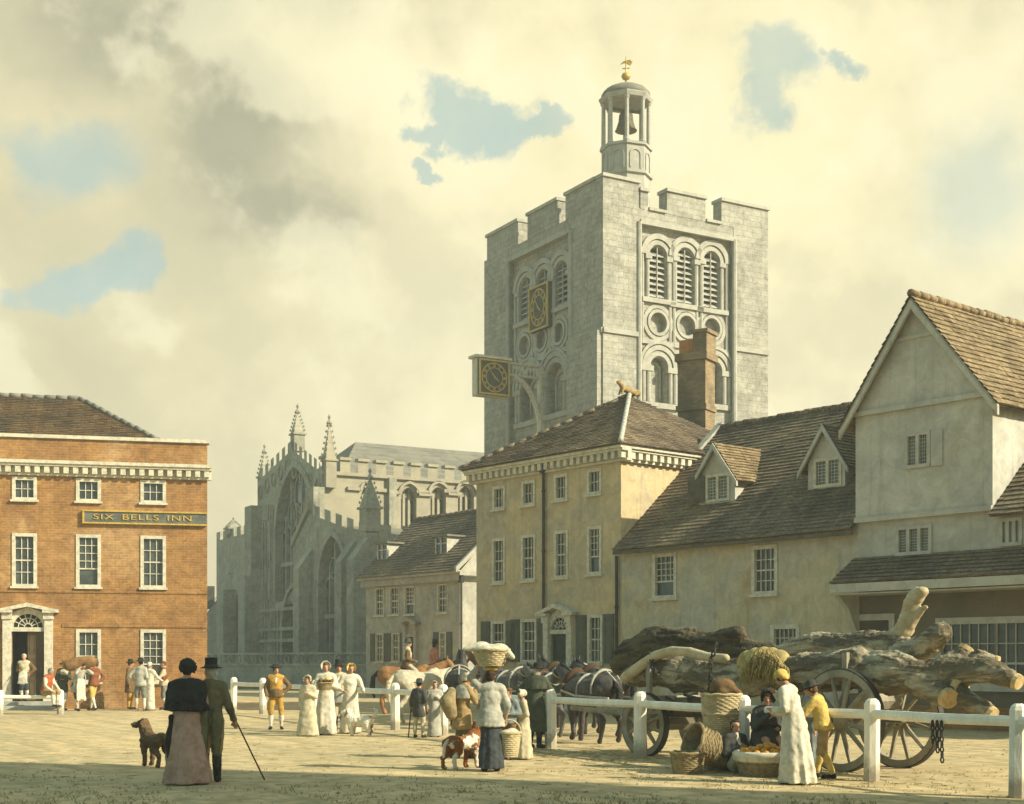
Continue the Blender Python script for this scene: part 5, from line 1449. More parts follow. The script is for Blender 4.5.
chain_links([on_cart(716, 646, .0), on_cart(711, 660, -.02), on_cart(710, 690, -.02), on_cart(712, 703, .1)], .09, .017, 'binding_chain', label='heavy iron chain binding the trunks in the middle of the load', category='chain')
chain_links([on_cart(651, 655, .15), on_cart(653, 668, .05), on_cart(662, 678, .1)], .09, .017, 'binding_chain', label='short iron chain round the front of the load near the horses', category='chain')
for i, (px, l) in enumerate(((932.5, .3), (937, .4), (941.5, .52))):
    d = 17.62 - i * .05; x = (px - 512) * d / FOC
    chain_links([(x, d, .83), (x + .01, d, .83 - l)], .06, .011, 'trace_chain', label=('shortest', 'middle', 'longest')[i] + ' of the three iron chains hanging from the fence rail', category='chain', group='chains hung on the rail')
# ------------------------------------------------------------------ people
ARMS = {  # elbow and wrist from the shoulder, in body heights: out, forward, up
    'down': ((.03, -.015, -.17), (.035, .03, -.315)), 'bent': ((.05, -.03, -.165), (-.02, .1, -.17)), 'forward': ((.03, .08, -.14), (.0, .22, -.12)),
    'hip': ((.12, -.04, -.14), (.03, .02, -.235)), 'up': ((.1, .03, .1), (.0, .0, .24)), 'face': ((.05, .07, -.15), (-.07, .13, -.03)), 'chest': ((.05, .02, -.165), (-.07, .12, -.1)),
    'point': ((.08, .08, -.09), (.11, .23, -.05)), 'link': ((.1, -.02, -.155), (.03, .1, -.2)), 'cane': ((.05, -.01, -.165), (.09, .07, -.285)), 'reach': ((.05, .1, -.15), (.03, .24, -.2)),
    'rein': ((.04, -.01, -.165), (-.02, .13, -.2)), 'knee': ((.06, .05, -.16), (.01, .17, -.25)), 'carry': ((.06, -.03, -.16), (.05, .04, -.29)), 'rail': ((.06, .03, -.16), (.07, .16, -.13)), 'shoulder': ((.09, .1, -.06), (-.0, .07, .03)),
}
PEOPLE = []


class Person:
    def __init__(s, px, d, H, face, label, group=None, L='down', Rr='down', legs='stand', lean=0, bend=0, nod=0, turn=0, z=0, seat=.45, skin='skin', spread=.055, x=None, xy=None):
        s.H = H; s.d = d
        X = x if x is not None else (px - 512) * d / FOC
        if xy is not None: X, s.d = xy; d = s.d
        s.base = V((X, d, z)); s.face = face
        s.M = Matrix.Translation(s.base) @ Matrix.Rotation(R(face), 4, 'Z') @ Matrix.Scale(H, 4)
        s.vox = max(.011, d * .00075); s.nearby = d < 29
        hz = .53 if legs not in ('sit', 'ride', 'floor', 'crouch') else (seat / H)
        s.hip = V((0, 0, hz)); up = V((0, math.sin(R(lean)), math.cos(R(lean)))); up2 = V((0, math.sin(R(lean + bend)), math.cos(R(lean + bend))))
        s.up = up; s.waist = s.hip + up * .1; s.chest = s.waist + up2 * .1; s.shc = s.waist + up2 * .182; s.neck = s.waist + up2 * .225; s.up2 = up2
        fw = V((0, up2.z, -up2.y)); s.fw = fw
        s.head = s.neck + up2 * .075 + fw * (.018 + .05 * math.sin(R(nod)))
        s.HR = Matrix.Rotation(R(turn), 4, 'Z').to_3x3() @ Matrix.Rotation(-R(nod) - R(lean + bend) * .45, 3, 'X')
        s.sh = {k: s.shc + V((k * .098, 0, 0)) for k in (-1, 1)}
        s.arm = {}
        for k, a in ((-1, L), (1, Rr)):
            e, w = ARMS[a] if isinstance(a, str) else a
            f = lambda q: s.sh[k] + V((k * q[0], q[1], q[2]))
            s.arm[k] = (f(e), f(w))
        s.leg = {}
        for k in (-1, 1):
            hp = s.hip + V((k * .05, 0, 0))
            if legs == 'stand': kn, an = V((k * spread, .012, .285)), V((k * spread, -.01, .045))
            elif legs == 'stride': kn, an = V((k * .05, .05 if k > 0 else -.005, .285)), V((k * .05, .09 if k > 0 else -.1, .045))
            elif legs == 'sit': kn, an = V((k * .075, .22, hz + .01)), V((k * .085, .25 if k > 0 else .19, hz - .235))
            elif legs == 'ride': kn, an = V((k * .2, .15, hz - .12)), V((k * .19, .07, hz - .34))
            elif legs == 'floor': kn, an = (V((.12, .2, .2)), V((.1, .26, .045))) if k > 0 else (V((-.1, .24, .08)), V((-.02, .38, .045)))
            elif legs == 'crouch': kn, an = V((k * .09, .17, .26)), V((k * .07, .02, .045))
            s.leg[k] = (hp, kn, an)
        if legs == 'sit' and hz - .235 < .045:
            for k in (-1, 1):
                hp, kn, an = s.leg[k]; s.leg[k] = (hp, V((kn.x, kn.y, .285 if hz > .2 else hz + .06)), V((an.x, an.y + .03, .045)))
        s.body = s.flesh(); tag(s.body, label, 'person', group)

    def soup(s): return Soup(s.M)

    def flesh(s):
        q = s.soup()
        for k in (-1, 1):
            h, kn, an = s.leg[k]; q.chain([h, kn, an], [.046, .032, .021])
            q.chain([an + V((0, -.015, -.022)), an + V((k * .012, .085, -.03))], [.022, .019])
            e, w = s.arm[k]; q.chain([s.sh[k], e, w], [.03, .024, .0165])
            s.hand(q, k, e, w)
        q.chain([s.hip + V((-.025, 0, 0)), s.hip + V((.025, 0, 0))], [.07, .07])
        q.chain([s.hip, s.waist, s.chest], [.068, .062, .07]); q.chain([s.sh[-1], s.shc, s.sh[1]], [.034, .055, .034])
        q.chain([s.shc, s.neck, s.head], [.045, .031, .03])
        hd = lambda x, y, z: s.head + s.HR @ V((x, y, z))
        q.ell(hd(0, 0, .008), (.044, .053, .058), s.HR); q.ell(hd(0, .012, -.03), (.034, .04, .036), s.HR)
        q.chain([hd(0, .05, .004), hd(0, .063, -.014)], [.0085, .0105])
        q.ell(hd(0, .042, -.05), (.017, .014, .012), s.HR)
        for k in (-1, 1): q.ell(hd(k * .045, -.004, -.006), (.008, .013, .018), s.HR)
        o = q.grow('person', M['skin'], s.vox if s.d < 30 else s.vox * .9, None, 2, loc=s.base, rz=R(s.face), factor=.35)
        if s.d < 45:
            for k in (-1, 1):
                MB().lathe(s.M @ hd(k * .018, .046, .006), [(.0, -.006 * s.H), (.006 * s.H, 0), (.0, .006 * s.H)], 6).build('eye', M['eye'], o)
            MB().lathe(s.M @ hd(0, .052, -.033), [(.0, -.004 * s.H), (.011 * s.H, 0), (.0, .004 * s.H)], 8).build('mouth', M['lips'], o)
        return o

    def hand(s, q, k, e, w):
        d = (w - e).normalized(); side = V((1, 0, 0)); side = (side - d * side.dot(d)); side = side.normalized() if side.length > .1 else V((0, 1, 0))
        nrm = d.cross(side) * k
        palm = w + d * .03
        q.chain([w, palm - side * .0], [.015, .017]); q.ell(palm + d * .006, (.018, .018, .022))
        if not s.nearby: q.ell(palm + d * .03, .014); return
        for i, l in enumerate((.042, .048, .045, .036)):
            b = palm + side * (-.0165 + .011 * i) + d * .016
            m = b + d * l * .5 + nrm * .006; q.chain([b, m, m + d * l * .36 + nrm * .014], [.0066, .006, .0052])
        b = palm - side * .014 * (1 if k > 0 else -1) - d * .004
        q.chain([b, b - side * .018 * (1 if k > 0 else -1) + d * .018, b - side * .02 * (1 if k > 0 else -1) + d * .034 + nrm * .008], [.0075, .0068, .0055])

    # clothing: every piece follows the pose
    def sleeves(s, q, o, to=.96, puff=0):
        for k in (-1, 1):
            e, w = s.arm[k]; we = e.lerp(w, to)
            q.chain([s.sh[k], e, we], [.033 + o, .027 + o * .9 + puff, .02 + o * .8])

    def torso(s, q, o, low=0.0):
        q.chain([s.hip + s.up * (.04 - low), s.waist, s.chest], [.072 + o, .065 + o, .073 + o])
        for k in (-.03, .03): q.chain([s.hip + V((k, 0, 0)) + s.up * .03, s.waist + V((k * .8, 0, 0)), s.chest + V((k, 0, 0))], [.065 + o, .06 + o, .066 + o])
        q.chain([s.sh[-1] + V((.01, 0, 0)), s.shc + V((0, -.005, 0)), s.sh[1] - V((.01, 0, 0))], [.037 + o, .056 + o, .037 + o])

    def wear(s, name, mt, q, vox=1.0, sm=4):
        return q.grow(name, M[mt], s.vox * vox, s.body, sm, rough=((.16 * s.H, .03 * s.H), (.05 * s.H, .014 * s.H)))

    def skirtrows(s, z0, z1, r0, r1, fold, flat=.85, n=9, fwd=0.0, c0=None):
        c0 = c0 or s.waist; rows = []
        for i in range(n):
            t_ = i / (n - 1); z = z0 + (z1 - z0) * t_; r = r0 + (r1 - r0) * t_ ** .75
            rows.append(((c0.x, c0.y * (1 - t_) + (fwd) * t_, z), r, r * flat, fold * t_))
        return rows

    def coat(s, mt, tail=.3, o=.012, flare=.115, name='coat', to=.97, collar=None, open_=False):
        q = s.soup(); s.torso(q, o); s.sleeves(q, o, to)
        if tail is not None:
            q.rings(s.skirtrows(s.waist.z + .02, tail, .078 + o, flare + .01, .05, n=7)[::-1], 30, 5, ph=s.base.x)
        c = s.wear(name, mt, q)
        if collar:
            q = s.soup(); nk = s.neck
            q.rings([(nk + V((0, -.01, -.03)), .055, .055, 0), (nk + V((0, -.012, .012)), .05, .052, 0), (nk + V((0, -.012, .018)), .042, .044, 0)], 20); s.wear('collar', collar, q, .8, 2)
        return c

    def waistcoat(s, mt, o=.016):
        q = s.soup(); s.torso(q, o); s.wear('waistcoat', mt, q)

    def shirt_front(s, mt='white'):
        q = s.soup(); q.chain([s.chest + s.fw * .055, s.shc + s.fw * .03, s.neck + s.fw * .02], [.035, .034, .03]); s.wear('cravat', mt, q, 1, 2)

    def breeches(s, mt, to=.78, o=.012, name='breeches'):
        q = s.soup()
        for k in (-1, 1):
            h, kn, an = s.leg[k]
            if to <= 1: q.chain([h, kn, kn.lerp(an, max(.05, to - .6))], [.052 + o, .037 + o, .033 + o * .7])
            else: q.chain([h, kn, kn.lerp(an, .93)], [.052 + o, .038 + o, .03 + o])
        q.chain([s.hip + V((-.03, 0, 0)), s.hip + V((.03, 0, 0))], [.072 + o * .6, .072 + o * .6]); q.chain([s.hip, s.waist], [.072 + o * .6, .066 + o * .4])
        s.wear(name, mt, q)

    def stockings(s, mt='stocking', o=.007):
        for k in (-1, 1):
            q = s.soup(); h, kn, an = s.leg[k]; c = kn.lerp(an, .35) + V((0, -.008, 0)); q.chain([kn, c, an], [.031 + o, .033 + o, .02 + o]); s.wear('stocking', mt, q)

    def shoes(s, mt='black', boots=0.0, o=.008):
        for k in (-1, 1):
            q = s.soup(); h, kn, an = s.leg[k]
            q.chain([an + V((0, -.018, -.016)), an + V((k * .012, .09, -.026))], [.021 + o, .018 + o]); q.chain([an + V((0, 0, 0)), an + V((0, -.01, -.02))], [.02 + o, .02 + o])
            if boots: q.chain([kn.lerp(an, 1 - boots), kn.lerp(an, .45), an], [.033 + o, .034 + o, .024 + o])
            s.wear('boot' if boots else 'shoe', mt, q)

    def dress(s, mt, flare=.16, fold=.1, sleeve=.95, zhem=.012, fwd=0.0, o=.01, high=True, name='dress', puff=.0):
        q = s.soup(); s.torso(q, o); s.sleeves(q, o, sleeve, puff)
        zt_ = s.waist.z + (.05 if high else 0.0)
        q.rings(s.skirtrows(zt_, zhem, .078 + o, flare, fold, n=10, fwd=fwd)[::-1], 44, 7, ph=s.base.x * 3)
        return s.wear(name, mt, q, 1, 2)

    def skirt(s, mt, flare=.15, fold=.06, zhem=.02, name='skirt', zt=None, fwd=0.0):
        q = s.soup(); q.rings(s.skirtrows(zt or s.waist.z, zhem, .082, flare, fold, n=9, fwd=fwd)[::-1], 44, 7, ph=s.base.x * 3); return s.wear(name, mt, q, 1, 3)

    def apron(s, mt, z0=.2, w=.1, name='apron'):
        q = s.soup()
        for i in range(7):
            x = (i - 3) / 3 * w; y = math.sqrt(max(.0, 1 - (x / .2) ** 2))
            q.chain([V((x * .8, s.waist.y + .085 * y, s.waist.z)), V((x, .125 * y + .01, (s.waist.z + z0) / 2)), V((x * 1.1, .155 * y, z0))], [.016, .016, .014])
        s.wear(name, mt, q)

    def cape(s, mt, low=.6, r=.15, fold=.05, name='shawl', top=None):
        q = s.soup(); nk = s.neck
        q.rings([((0, nk.y * .6 - .005, s.hip.z + (low - .53)), r, r * .82, fold), ((0, nk.y * .75 - .005, s.shc.z - .07), r * 1.02, r * .74, fold * .7), ((0, nk.y - .005, s.shc.z + .016), r * .94, .082, .02), ((0, nk.y - .005, s.shc.z + .042), r * .62, .066, .02), ((0, nk.y, nk.z + .006), .05, .052, 0)], 40, 8)
        return s.wear(name, mt, q, 1, 2)

    def hair(s, mt='hair_dark', long=0.0, bun=False):
        q = s.soup(); h = lambda x, y, z: s.head + s.HR @ V((x, y, z))
        q.ell(h(0, -.012, .02), (.05, .056, .056), s.HR); q.ell(h(0, -.022, -.012), (.046, .042, .045), s.HR); q.ell(h(0, .014, .044), (.041, .044, .026), s.HR)
        if long: q.chain([h(0, -.04, -.02), h(0, -.045, -.05 - long)], [.03, .02])
        if bun: q.ell(h(0, -.06, .03), .028)
        for k in (-1, 1): q.ell(h(k * .042, .01, .0), (.01, .018, .028), s.HR)
        s.wear('hair', mt, q, .9, 2)

    def hat(s, kind, mt, ribbon=None, tilt=0, scale=1.0):
        h = s.head; HRt = s.HR @ Matrix.Rotation(R(tilt), 3, 'X')
        Mh = (s.M.to_3x3() @ HRt) * scale
        c = s.M @ (h + HRt @ V((0, -.006, .034)))
        if kind == 'tall':
            m = MB().lathe(c, [(.05, .0), (.088, -.004), (.09, .002), (.054, .012), (.05, .045), (.052, .08), (.049, .086), (.0, .088)], 22, M=Mh, wob=lambda t_, z: .06 * math.cos(2 * t_) if z < .008 else 0)
        elif kind == 'round':
            m = MB().lathe(c, [(.05, -.004), (.098, -.012), (.1, -.005), (.058, .008), (.055, .035), (.05, .055), (.03, .068), (.0, .07)], 22, M=Mh, wob=lambda t_, z: .1 * math.cos(2 * t_ + .6) if z < 0 else 0)
        elif kind == 'cocked':
            m = MB().lathe(c, [(.05, -.008), (.076, .0), (.082, .026), (.062, .02), (.057, .04), (.042, .056), (.0, .06)], 22, M=Mh, wob=lambda t_, z: .35 * math.cos(2 * t_) if 0 < z < .03 else 0)
        if kind in ('tall', 'round', 'cocked'):
            o = m.build('hat', M[mt], s.body, smooth=True)
            if ribbon: MB().lathe(c, [(.056, .01), (.057, .012), (.057, .024), (.055, .026)], 22, M=Mh).build('hat_band', M[ribbon], o)
            return o
        q = s.soup(); hh = lambda x, y, z: h + s.HR @ V((x, y, z) if not isinstance(x, V) else x)
        if kind == 'cap':        # mob cap or knitted cap
            q.ell(hh(0, -.012, .03), (.056 * scale, .06 * scale, .05 * scale), s.HR); q.ell(hh(0, -.03, .0), (.05 * scale, .042, .05), s.HR)
        elif kind == 'flatcap':
            q.ell(hh(0, -.005, .045), (.06, .068, .026), s.HR); q.ell(hh(0, .04, .036), (.04, .03, .01), s.HR)
        elif kind == 'bonnet':
            q.ell(hh(0, -.022, .025), (.062 * scale, .062 * scale, .064 * scale), s.HR)
            q.rings([(V((0, 0, 0)), 1, 1, 0)] * 0 or [(hh(0, .0, .0), .001, .001, 0), (hh(0, .0, .001), .001, .001, 0)], 6)
            for i in range(13):
                a = R(-125 + 250 * i / 12); x, z = .062 * math.sin(a), .066 * math.cos(a)
                q.chain([hh(x * .95, -.005, .014 + z * .95), hh(x * 1.12, .05, .012 + z * 1.14)], [.011, .008])
        o = s.wear('bonnet' if kind == 'bonnet' else 'cap', mt, q, .9, 2)
        if ribbon:
            q = s.soup(); q.rings([(hh(0, -.012, .012), .058 * scale, .062 * scale, 0), (hh(0, -.012, .03), .06 * scale, .064 * scale, 0)], 24); q.grow('ribbon', M[ribbon], s.vox, o, 1)
        return o

    def at(s, k, f=1.0):
        e, w = s.arm[k]; return s.M @ (w + (w - e).normalized() * .045 * f)


def gent(px, d, H, face, label, coat='brown', br='tan', hat=('tall', 'black'), legs_='stocking', tail=.3, hair='hair_dark', vest=None, boots=0, apron=None, **k):
    p = Person(px, d, H, face, label, **k)
    if br: p.breeches(br, 1.5 if legs_ is None else .78, name='trousers' if legs_ is None else 'breeches')
    if legs_: p.stockings(legs_)
    p.shoes('black', boots)
    if vest: p.waistcoat(vest)
    if coat: p.coat(coat, tail)
    if apron: p.apron(apron)
    p.hair(hair)
    if hat: p.hat(*hat)
    return p


def lady(px, d, H, face, label, dress='white', bonnet=('bonnet', 'white'), shawl=None, hair='hair_brown', flare=.16, fold=.1, **k):
    p = Person(px, d, H, face, label, **k); p.dress(dress, flare, fold); p.shoes('black'); p.hair(hair)
    if bonnet: p.hat(*bonnet)
    if shawl: p.cape(*shawl)
    return p


def stick(p, q, r, name, mt, label, cat):
    return MB().tube([V(p), V(p).lerp(V(q), .5), V(q)], r, 7).build(name, M[mt], smooth=True, label=label, category=cat)


def basket(c, r0, r1, h, mt, label, cat='basket', handle=False, axis=None, group=None, n=30, rowh=.03, lid=False):
    """Woven basket: bulging courses round upright stakes, with a plaited rim."""
    Mx = axis or Matrix.Identity(3); rows = []; k = max(4, int(h / rowh))
    for i in range(k * 3 + 1):
        t_ = i / (k * 3); r = r0 + (r1 - r0) * t_ ** .8
        rows.append((r + (.006 if i % 3 == 1 else 0), h * t_))
    b = MB().lathe(c, [(0.01, .004)] + rows + [(r1 - .02, h), (r0 - .02 if r0 > .05 else r0 * .7, h * .25), (.01, h * .22)], n, M=Mx, wob=lambda t_, z: .022 * math.cos(n / 2 * t_ + (math.pi if int(z / max(rowh, .001)) % 2 else 0)))
    o = b.build('basket', M[mt], smooth=False, label=label, category=cat, **({'group': group} if group else {}))
    m = MB()
    for z, rr in ((h, r1),) + (((h * .5, r0 + (r1 - r0) * .57),) if h > .45 else ()):
        pts = [V(c) + Mx @ V(((rr + .004 * math.cos(9 * a)) * math.cos(a), (rr + .004 * math.cos(9 * a)) * math.sin(a), z + .006 * math.sin(9 * a))) for a in [2 * math.pi * i / 48 for i in range(49)]]
        m.tube(pts, .021, 6)
    m.build('rim', M[mt], o)
    if handle:
        MB().tube([V(c) + Mx @ V((r1 * math.cos(a), 0, h + r1 * 1.1 * math.sin(a))) for a in [math.pi * i / 10 for i in range(11)]], .014, 6).build('handle', M[mt], o)
    return o


# --- couple in the left foreground
lad = Person(187, 18.35, 1.62, 8, 'woman from behind in a long mauve dress, dark ruffled shawl and dark bonnet', 'couple walking arm in arm', L='chest', Rr='chest')
lad.dress('mauve', .185, .12, fwd=-.03); lad.shoes('black'); lad.hair('hair_dark'); lad.hat('bonnet', 'black', None, scale=1.12)
lad.cape('black', .655, .158, .05, 'shawl'); 
q = lad.soup(); q.rings([((0, -.02, .595), .17, .13, .12), ((0, -.01, .65), .165, .125, .08), ((0, 0, .72), .13, .1, .03)], 44, 11); lad.wear('shawl_frill', 'black', q, 1, 2)
q = lad.soup(); q.chain([(-.12, -.06, .55), (-.135, -.08, .35), (-.13, -.1, .16)], [.02, .026, .012]); q.chain([(-.11, -.04, .55), (-.12, -.05, .3)], [.02, .014]); lad.wear('ribbon', 'black', q, 1, 2)
gt = gent(212, 18.5, 1.72, 15, 'man in an olive tailcoat and black top hat, holding a cane, arm in arm with the woman in mauve', coat='olive', br='tan', hat=('tall', 'black'), tail=None, legs_=None, hair='hair_dark', group='couple walking arm in arm', L='link', Rr='cane', legs='stride', turn=38) if False else None
gt = Person(210.5, 18.5, 1.58, 10, 'man in an olive tailcoat and black top hat, strolling with a thin cane', 'couple walking arm in arm', L='link', Rr='cane', legs='stride', turn=48)
gt.breeches('tan'); gt.stockings('charcoal'); gt.shoes('black', .95); gt.coat('olive', None, collar='olive')
q = gt.soup()
for k in (-1, 1): q.chain([(k * .055, -.075, .6), (k * .06, -.1, .45), (k * .05, -.105, .26)], [.045, .044, .028]); q.ell((k * .058, -.08, .5), (.05, .03, .1))
gt.wear('coat_tail', 'olive', q, 1, 3); gt.hair('hair_grey', .04); gt.hat('tall', 'black', 'charcoal'); gt.shirt_front()
q = gt.soup(); q.rings([(gt.neck + V((0, -.01, -.02)), .05, .052, 0), (gt.neck + V((0, -.01, .015)), .048, .05, 0)], 18); gt.wear('cravat', 'white', q, .8, 1)
h = gt.at(1); stick(h + V((0, 0, .06)), V((h.x + .34, h.y + .3, .0)), .011, 'cane', 'leather', 'thin walking cane held by the man in the olive coat', 'cane')

# --- boy and the family in the middle distance
bo = gent(276, 33.2, 1.52, 190, 'boy in brown jacket, ochre breeches, white stockings and black hat', coat='brown', br='ochre', hat=('cocked', 'black'), tail=.5, vest='ochre', L='hip', Rr='carry', group='family strolling in the square', spread=.08, turn=20)
bo.shirt_front()
lady(308, 30.2, 1.3, 170, 'child in a plain cream frock and bonnet beside the woman with flowers', 'cream', ('bonnet', 'cream'), group='family strolling in the square', flare=.19, fold=.04, L='chest', Rr='down')
fl = lady(326, 30.8, 1.6, 185, 'woman in white with a white bonnet, carrying a basket of flowers', 'white', ('bonnet', 'white'), group='family strolling in the square', L='chest', Rr='chest', flare=.15)
g1 = gent(339, 31.8, 1.58, 180, 'man in a pale grey coat and black top hat among the women in white', coat='palegrey', br='cream', hat=('tall', 'black'), tail=.42, boots=.8, vest='cream', group='family strolling in the square', L='link', Rr='link', turn=10); g1.shirt_front()
lady(350.5, 31.3, 1.56, 200, 'woman in white dress and yellow bonnet holding out a hand to the dog', 'white', ('bonnet', 'yellow'), group='family strolling in the square', L='reach', Rr='link', flare=.15)
c = (fl.at(-1) + fl.at(1)) / 2
fb = basket((c.x, c.y - .12, c.z - .18), .12, .17, .16, 'wicker', 'shallow basket of mixed flowers held by the woman in white')
for i in range(12):
    a = i * 2.4; r = .05 + .012 * i
    s = Soup(Matrix.Translation((c.x + r * math.cos(a), c.y - .12 + r * math.sin(a), c.z - .0 + rnd.uniform(0, .07)))); s.ell((0, 0, 0), (.05, .05, .035)); s.ell((.02, .02, .02), .03)
    o = MB(); o.v, o.f = s.v, s.f; tag(o.build('flower', M[('rust', 'white', 'yellow', 'olive')[i % 4]], smooth=True), 'one of the blossoms heaped in the flower basket', 'flower', 'blossoms in the flower basket')

# --- people by the inn
A_ = lambda px, d: None
ld = Person(24, 0, 1.6, 185, 'innkeeper in white cap, dark coat and apron standing in the inn doorway', L='hip', Rr='bent', xy=(IF(IF.fx(25), -.25, 0).x, IF(IF.fx(25), -.25, 0).y), z=.28)
ld.breeches('navy'); ld.stockings(); ld.shoes(); ld.coat('brown', .5); ld.waistcoat('cream', .018); ld.apron('white', .36, .09); ld.hair('hair_grey'); ld.hat('cap', 'white')
sp = IF(IF.fx(46, -5.0), -5.02, 0)
rw = Person(0, 0, 1.62, 250, 'man in a red waistcoat perched on the low white rail before the inn', L='knee', Rr='knee', legs='sit', xy=(sp.x, sp.y), seat=.68, lean=12, nod=15)
rw.breeches('tan'); rw.stockings(); rw.shoes(); rw.coat('white', None, .009, name='shirt'); rw.waistcoat('red', .016); rw.hair('hair_grey'); rw.hat('cap', 'grey')
gp = 'drinkers and porters outside the inn'
p = gent(62, 46.2, 1.66, 215, 'stooping man in a dark coat with a white scarf outside the inn', coat='green', br='grey', hat=('round', 'brown'), tail=.36, group=gp, L='bent', Rr='bent', lean=22, nod=10); p.cape('white', .7, .1, .03, 'scarf')
po = gent(77, 45.6, 1.68, 235, 'porter in a grey smock bowed under a brown sack on his shoulders', coat='palegrey', br='charcoal', hat=None, tail=.36, group=gp, L='shoulder', Rr='shoulder', legs='stride', lean=24, apron='white', nod=20)
s = Soup(Matrix.Translation(po.M @ (po.neck + V((0, -.04, .07)))) @ Matrix.Rotation(R(20), 4, 'Z'))
s.chain([(-.34, 0, -.02), (0, 0, .06), (.32, -.05, .1)], [.19, .22, .2]); s.chain([(.32, -.05, .1), (.5, -.06, .16)], [.16, .08])
tag(s.grow('sack', mat('sacking', (.24, .13, .045), (.15, .085, .035), 6, .3, bump=.4), .03, None, 4, loc=po.M @ (po.neck + V((0, -.04, .07)))), 'bulging brown sack carried on the porter\'s shoulders', 'sack')
gent(93, 46.0, 1.66, 70, 'man in a rust jacket and yellow breeches leaning back beside the porter', coat='rust', br='yellow', hat=None, tail=.48, group=gp, L='shoulder', Rr='hip', legs='stride', lean=-12, hair='hair_brown')
gp = 'group talking by the inn window'
gent(130, 47.2, 1.66, 265, 'man in ochre clothes and black hat at edge of the inn window group', coat='brown', br='ochre', hat=('round', 'black'), tail=.34, group=gp, legs_='ochre')
gent(140.5, 45.8, 1.7, 350, 'man from behind in a pale jacket, grey breeches and black hat by the inn window', coat='palegrey', br='grey', hat=('round', 'black'), tail=.47, group=gp, L='hip', Rr='bent', spread=.075)
lady(149.5, 46.2, 1.6, 330, 'slim woman in white with a white cap by the inn window', 'white', ('cap', 'white'), group=gp, L='down', Rr='reach', flare=.12, fold=.04)
gent(164, 46.9, 1.64, 110, 'man in a cream jacket over a red waistcoat by the inn window', coat='cream', br='grey', hat=None, tail=.48, vest='rust', group=gp, L='reach', Rr='hip', hair='hair_brown')

# --- centre group by the fence
p = gent(419, 29.6, 1.22, 335, 'youth from behind in a charcoal coat and cream breeches, holding a stick at the fence', coat='charcoal', br='cream', hat=('round', 'charcoal'), tail=.36, legs_='cream', L='cane', Rr='bent', spread=.075)
h = p.at(-1); stick(h + V((0, 0, .08)), V((h.x - .06, h.y - .1, 0)), .014, 'stick', 'leather', 'upright stick in the hand of the youth in charcoal', 'stick')
lady(434.5, 29.9, 1.2, 190, 'young woman in a plain pale grey dress with white cap by the fence', 'palegrey', ('cap', 'white'), group=None, flare=.13, fold=.03, L='chest', Rr='down')
bp = Person(462, 23.3, 1.42, 300, 'boy in cream cap and brown smock with a sack on his back', L='face', Rr='face', legs='stride', nod=14, lean=6)
bp.breeches('olive'); bp.stockings('olive'); bp.shoes('leather'); bp.coat('tan', .34, flare=.13, name='smock'); bp.hair('hair_brown'); bp.hat('cap', 'cream', scale=1.06); bp.cape('palegrey', .7, .14, .02, 'cape')
s = Soup(bp.M); s.chain([(.0, -.14, .52), (0, -.19, .66), (0, -.14, .78)], [.075, .1, .06]); tag(s.grow('sack', M['wicker'], .02, None, 3, loc=bp.M @ V((0, -.17, .52))), 'brown hump-shaped sack slung on the back of the boy with raised hands', 'sack')
mw = Person(491, 20.5, 1.5, 5, 'market porter from behind in pale jacket and dark blue skirt, basket on head', L='up', Rr='carry', turn=-20)
mw.skirt('navy', .125, .1, .03, zt=.6, fwd=-.02); mw.shoes('black'); mw.coat('palegrey', .44, flare=.135, name='jacket', to=.55); mw.hair('hair_dark', bun=True)
hb = mw.M @ (mw.head + V((0, -.005, .062)))
s = Soup(Matrix.Translation(hb)); s.ell((0, 0, .015), (.12, .12, .045)); tag(s.grow('head_pad', M['yellow'], .014, None, 2, loc=hb), 'yellow cloth pad under the basket on the porter\'s head', 'cloth pad')
tb = basket(hb + V((0, 0, .05)), .17, .27, .24, 'wicker_pale', 'pale wicker basket heaped with white linen, carried on the porter\'s head', n=26)
s = Soup(Matrix.Translation(hb + V((0, 0, .28)))); s.ell((0, 0, 0), (.27, .26, .1)); s.ell((-.14, .03, .04), (.15, .15, .1)); s.ell((.12, -.05, .03), (.14, .14, .08)); s.chain([(-.2, -.02, .05), (-.38, -.05, .02)], [.07, .035]); s.chain([(.22, -.05, .0), (.32, -.12, -.1)], [.06, .04])
tag(s.grow('linen', M['white'], .018, None, 2, loc=hb + V((0, 0, .24))), 'bundle of white linen heaped in the basket on the porter\'s head', 'linen')
h = mw.at(1); tb2 = basket((h.x + .06, h.y - .06, h.z - .52), .12, .17, .36, 'wicker_pale', 'deep pale wicker basket covered with a cloth, hanging from the porter\'s hand', handle=True, n=26)
s = Soup(Matrix.Translation((h.x + .06, h.y - .06, h.z - .17))); s.ell((0, 0, 0), (.16, .16, .06)); s.ell((.04, 0, .03), (.09, .1, .05))
tag(s.grow('cover_cloth', M['white'], .014, None, 2, loc=(h.x + .06, h.y - .06, h.z - .2)), 'white cloth covering the deep basket in the porter\'s hand', 'cloth')
p = gent(509, 22.9, 1.18, 150, 'small boy in a brown cap and pale blue jacket behind the basket carrier', coat='blue', br='brown', hat=('flatcap', 'brown'), tail=.5, L='bent', Rr='point', hair='hair_brown')
p = lady(523, 23.0, 1.14, 100, 'small girl in a white bonnet and cream frock reaching towards the boy', 'cream', ('bonnet', 'white'), flare=.16, L='bent', Rr='chest')
wm = Person(535, 26.0, 1.56, 330, 'burly man in a dark green greatcoat and black hat leaning on a fence post', L='hip', Rr=((.08, .06, -.15), (.13, .19, -.07)), lean=8, spread=.06)
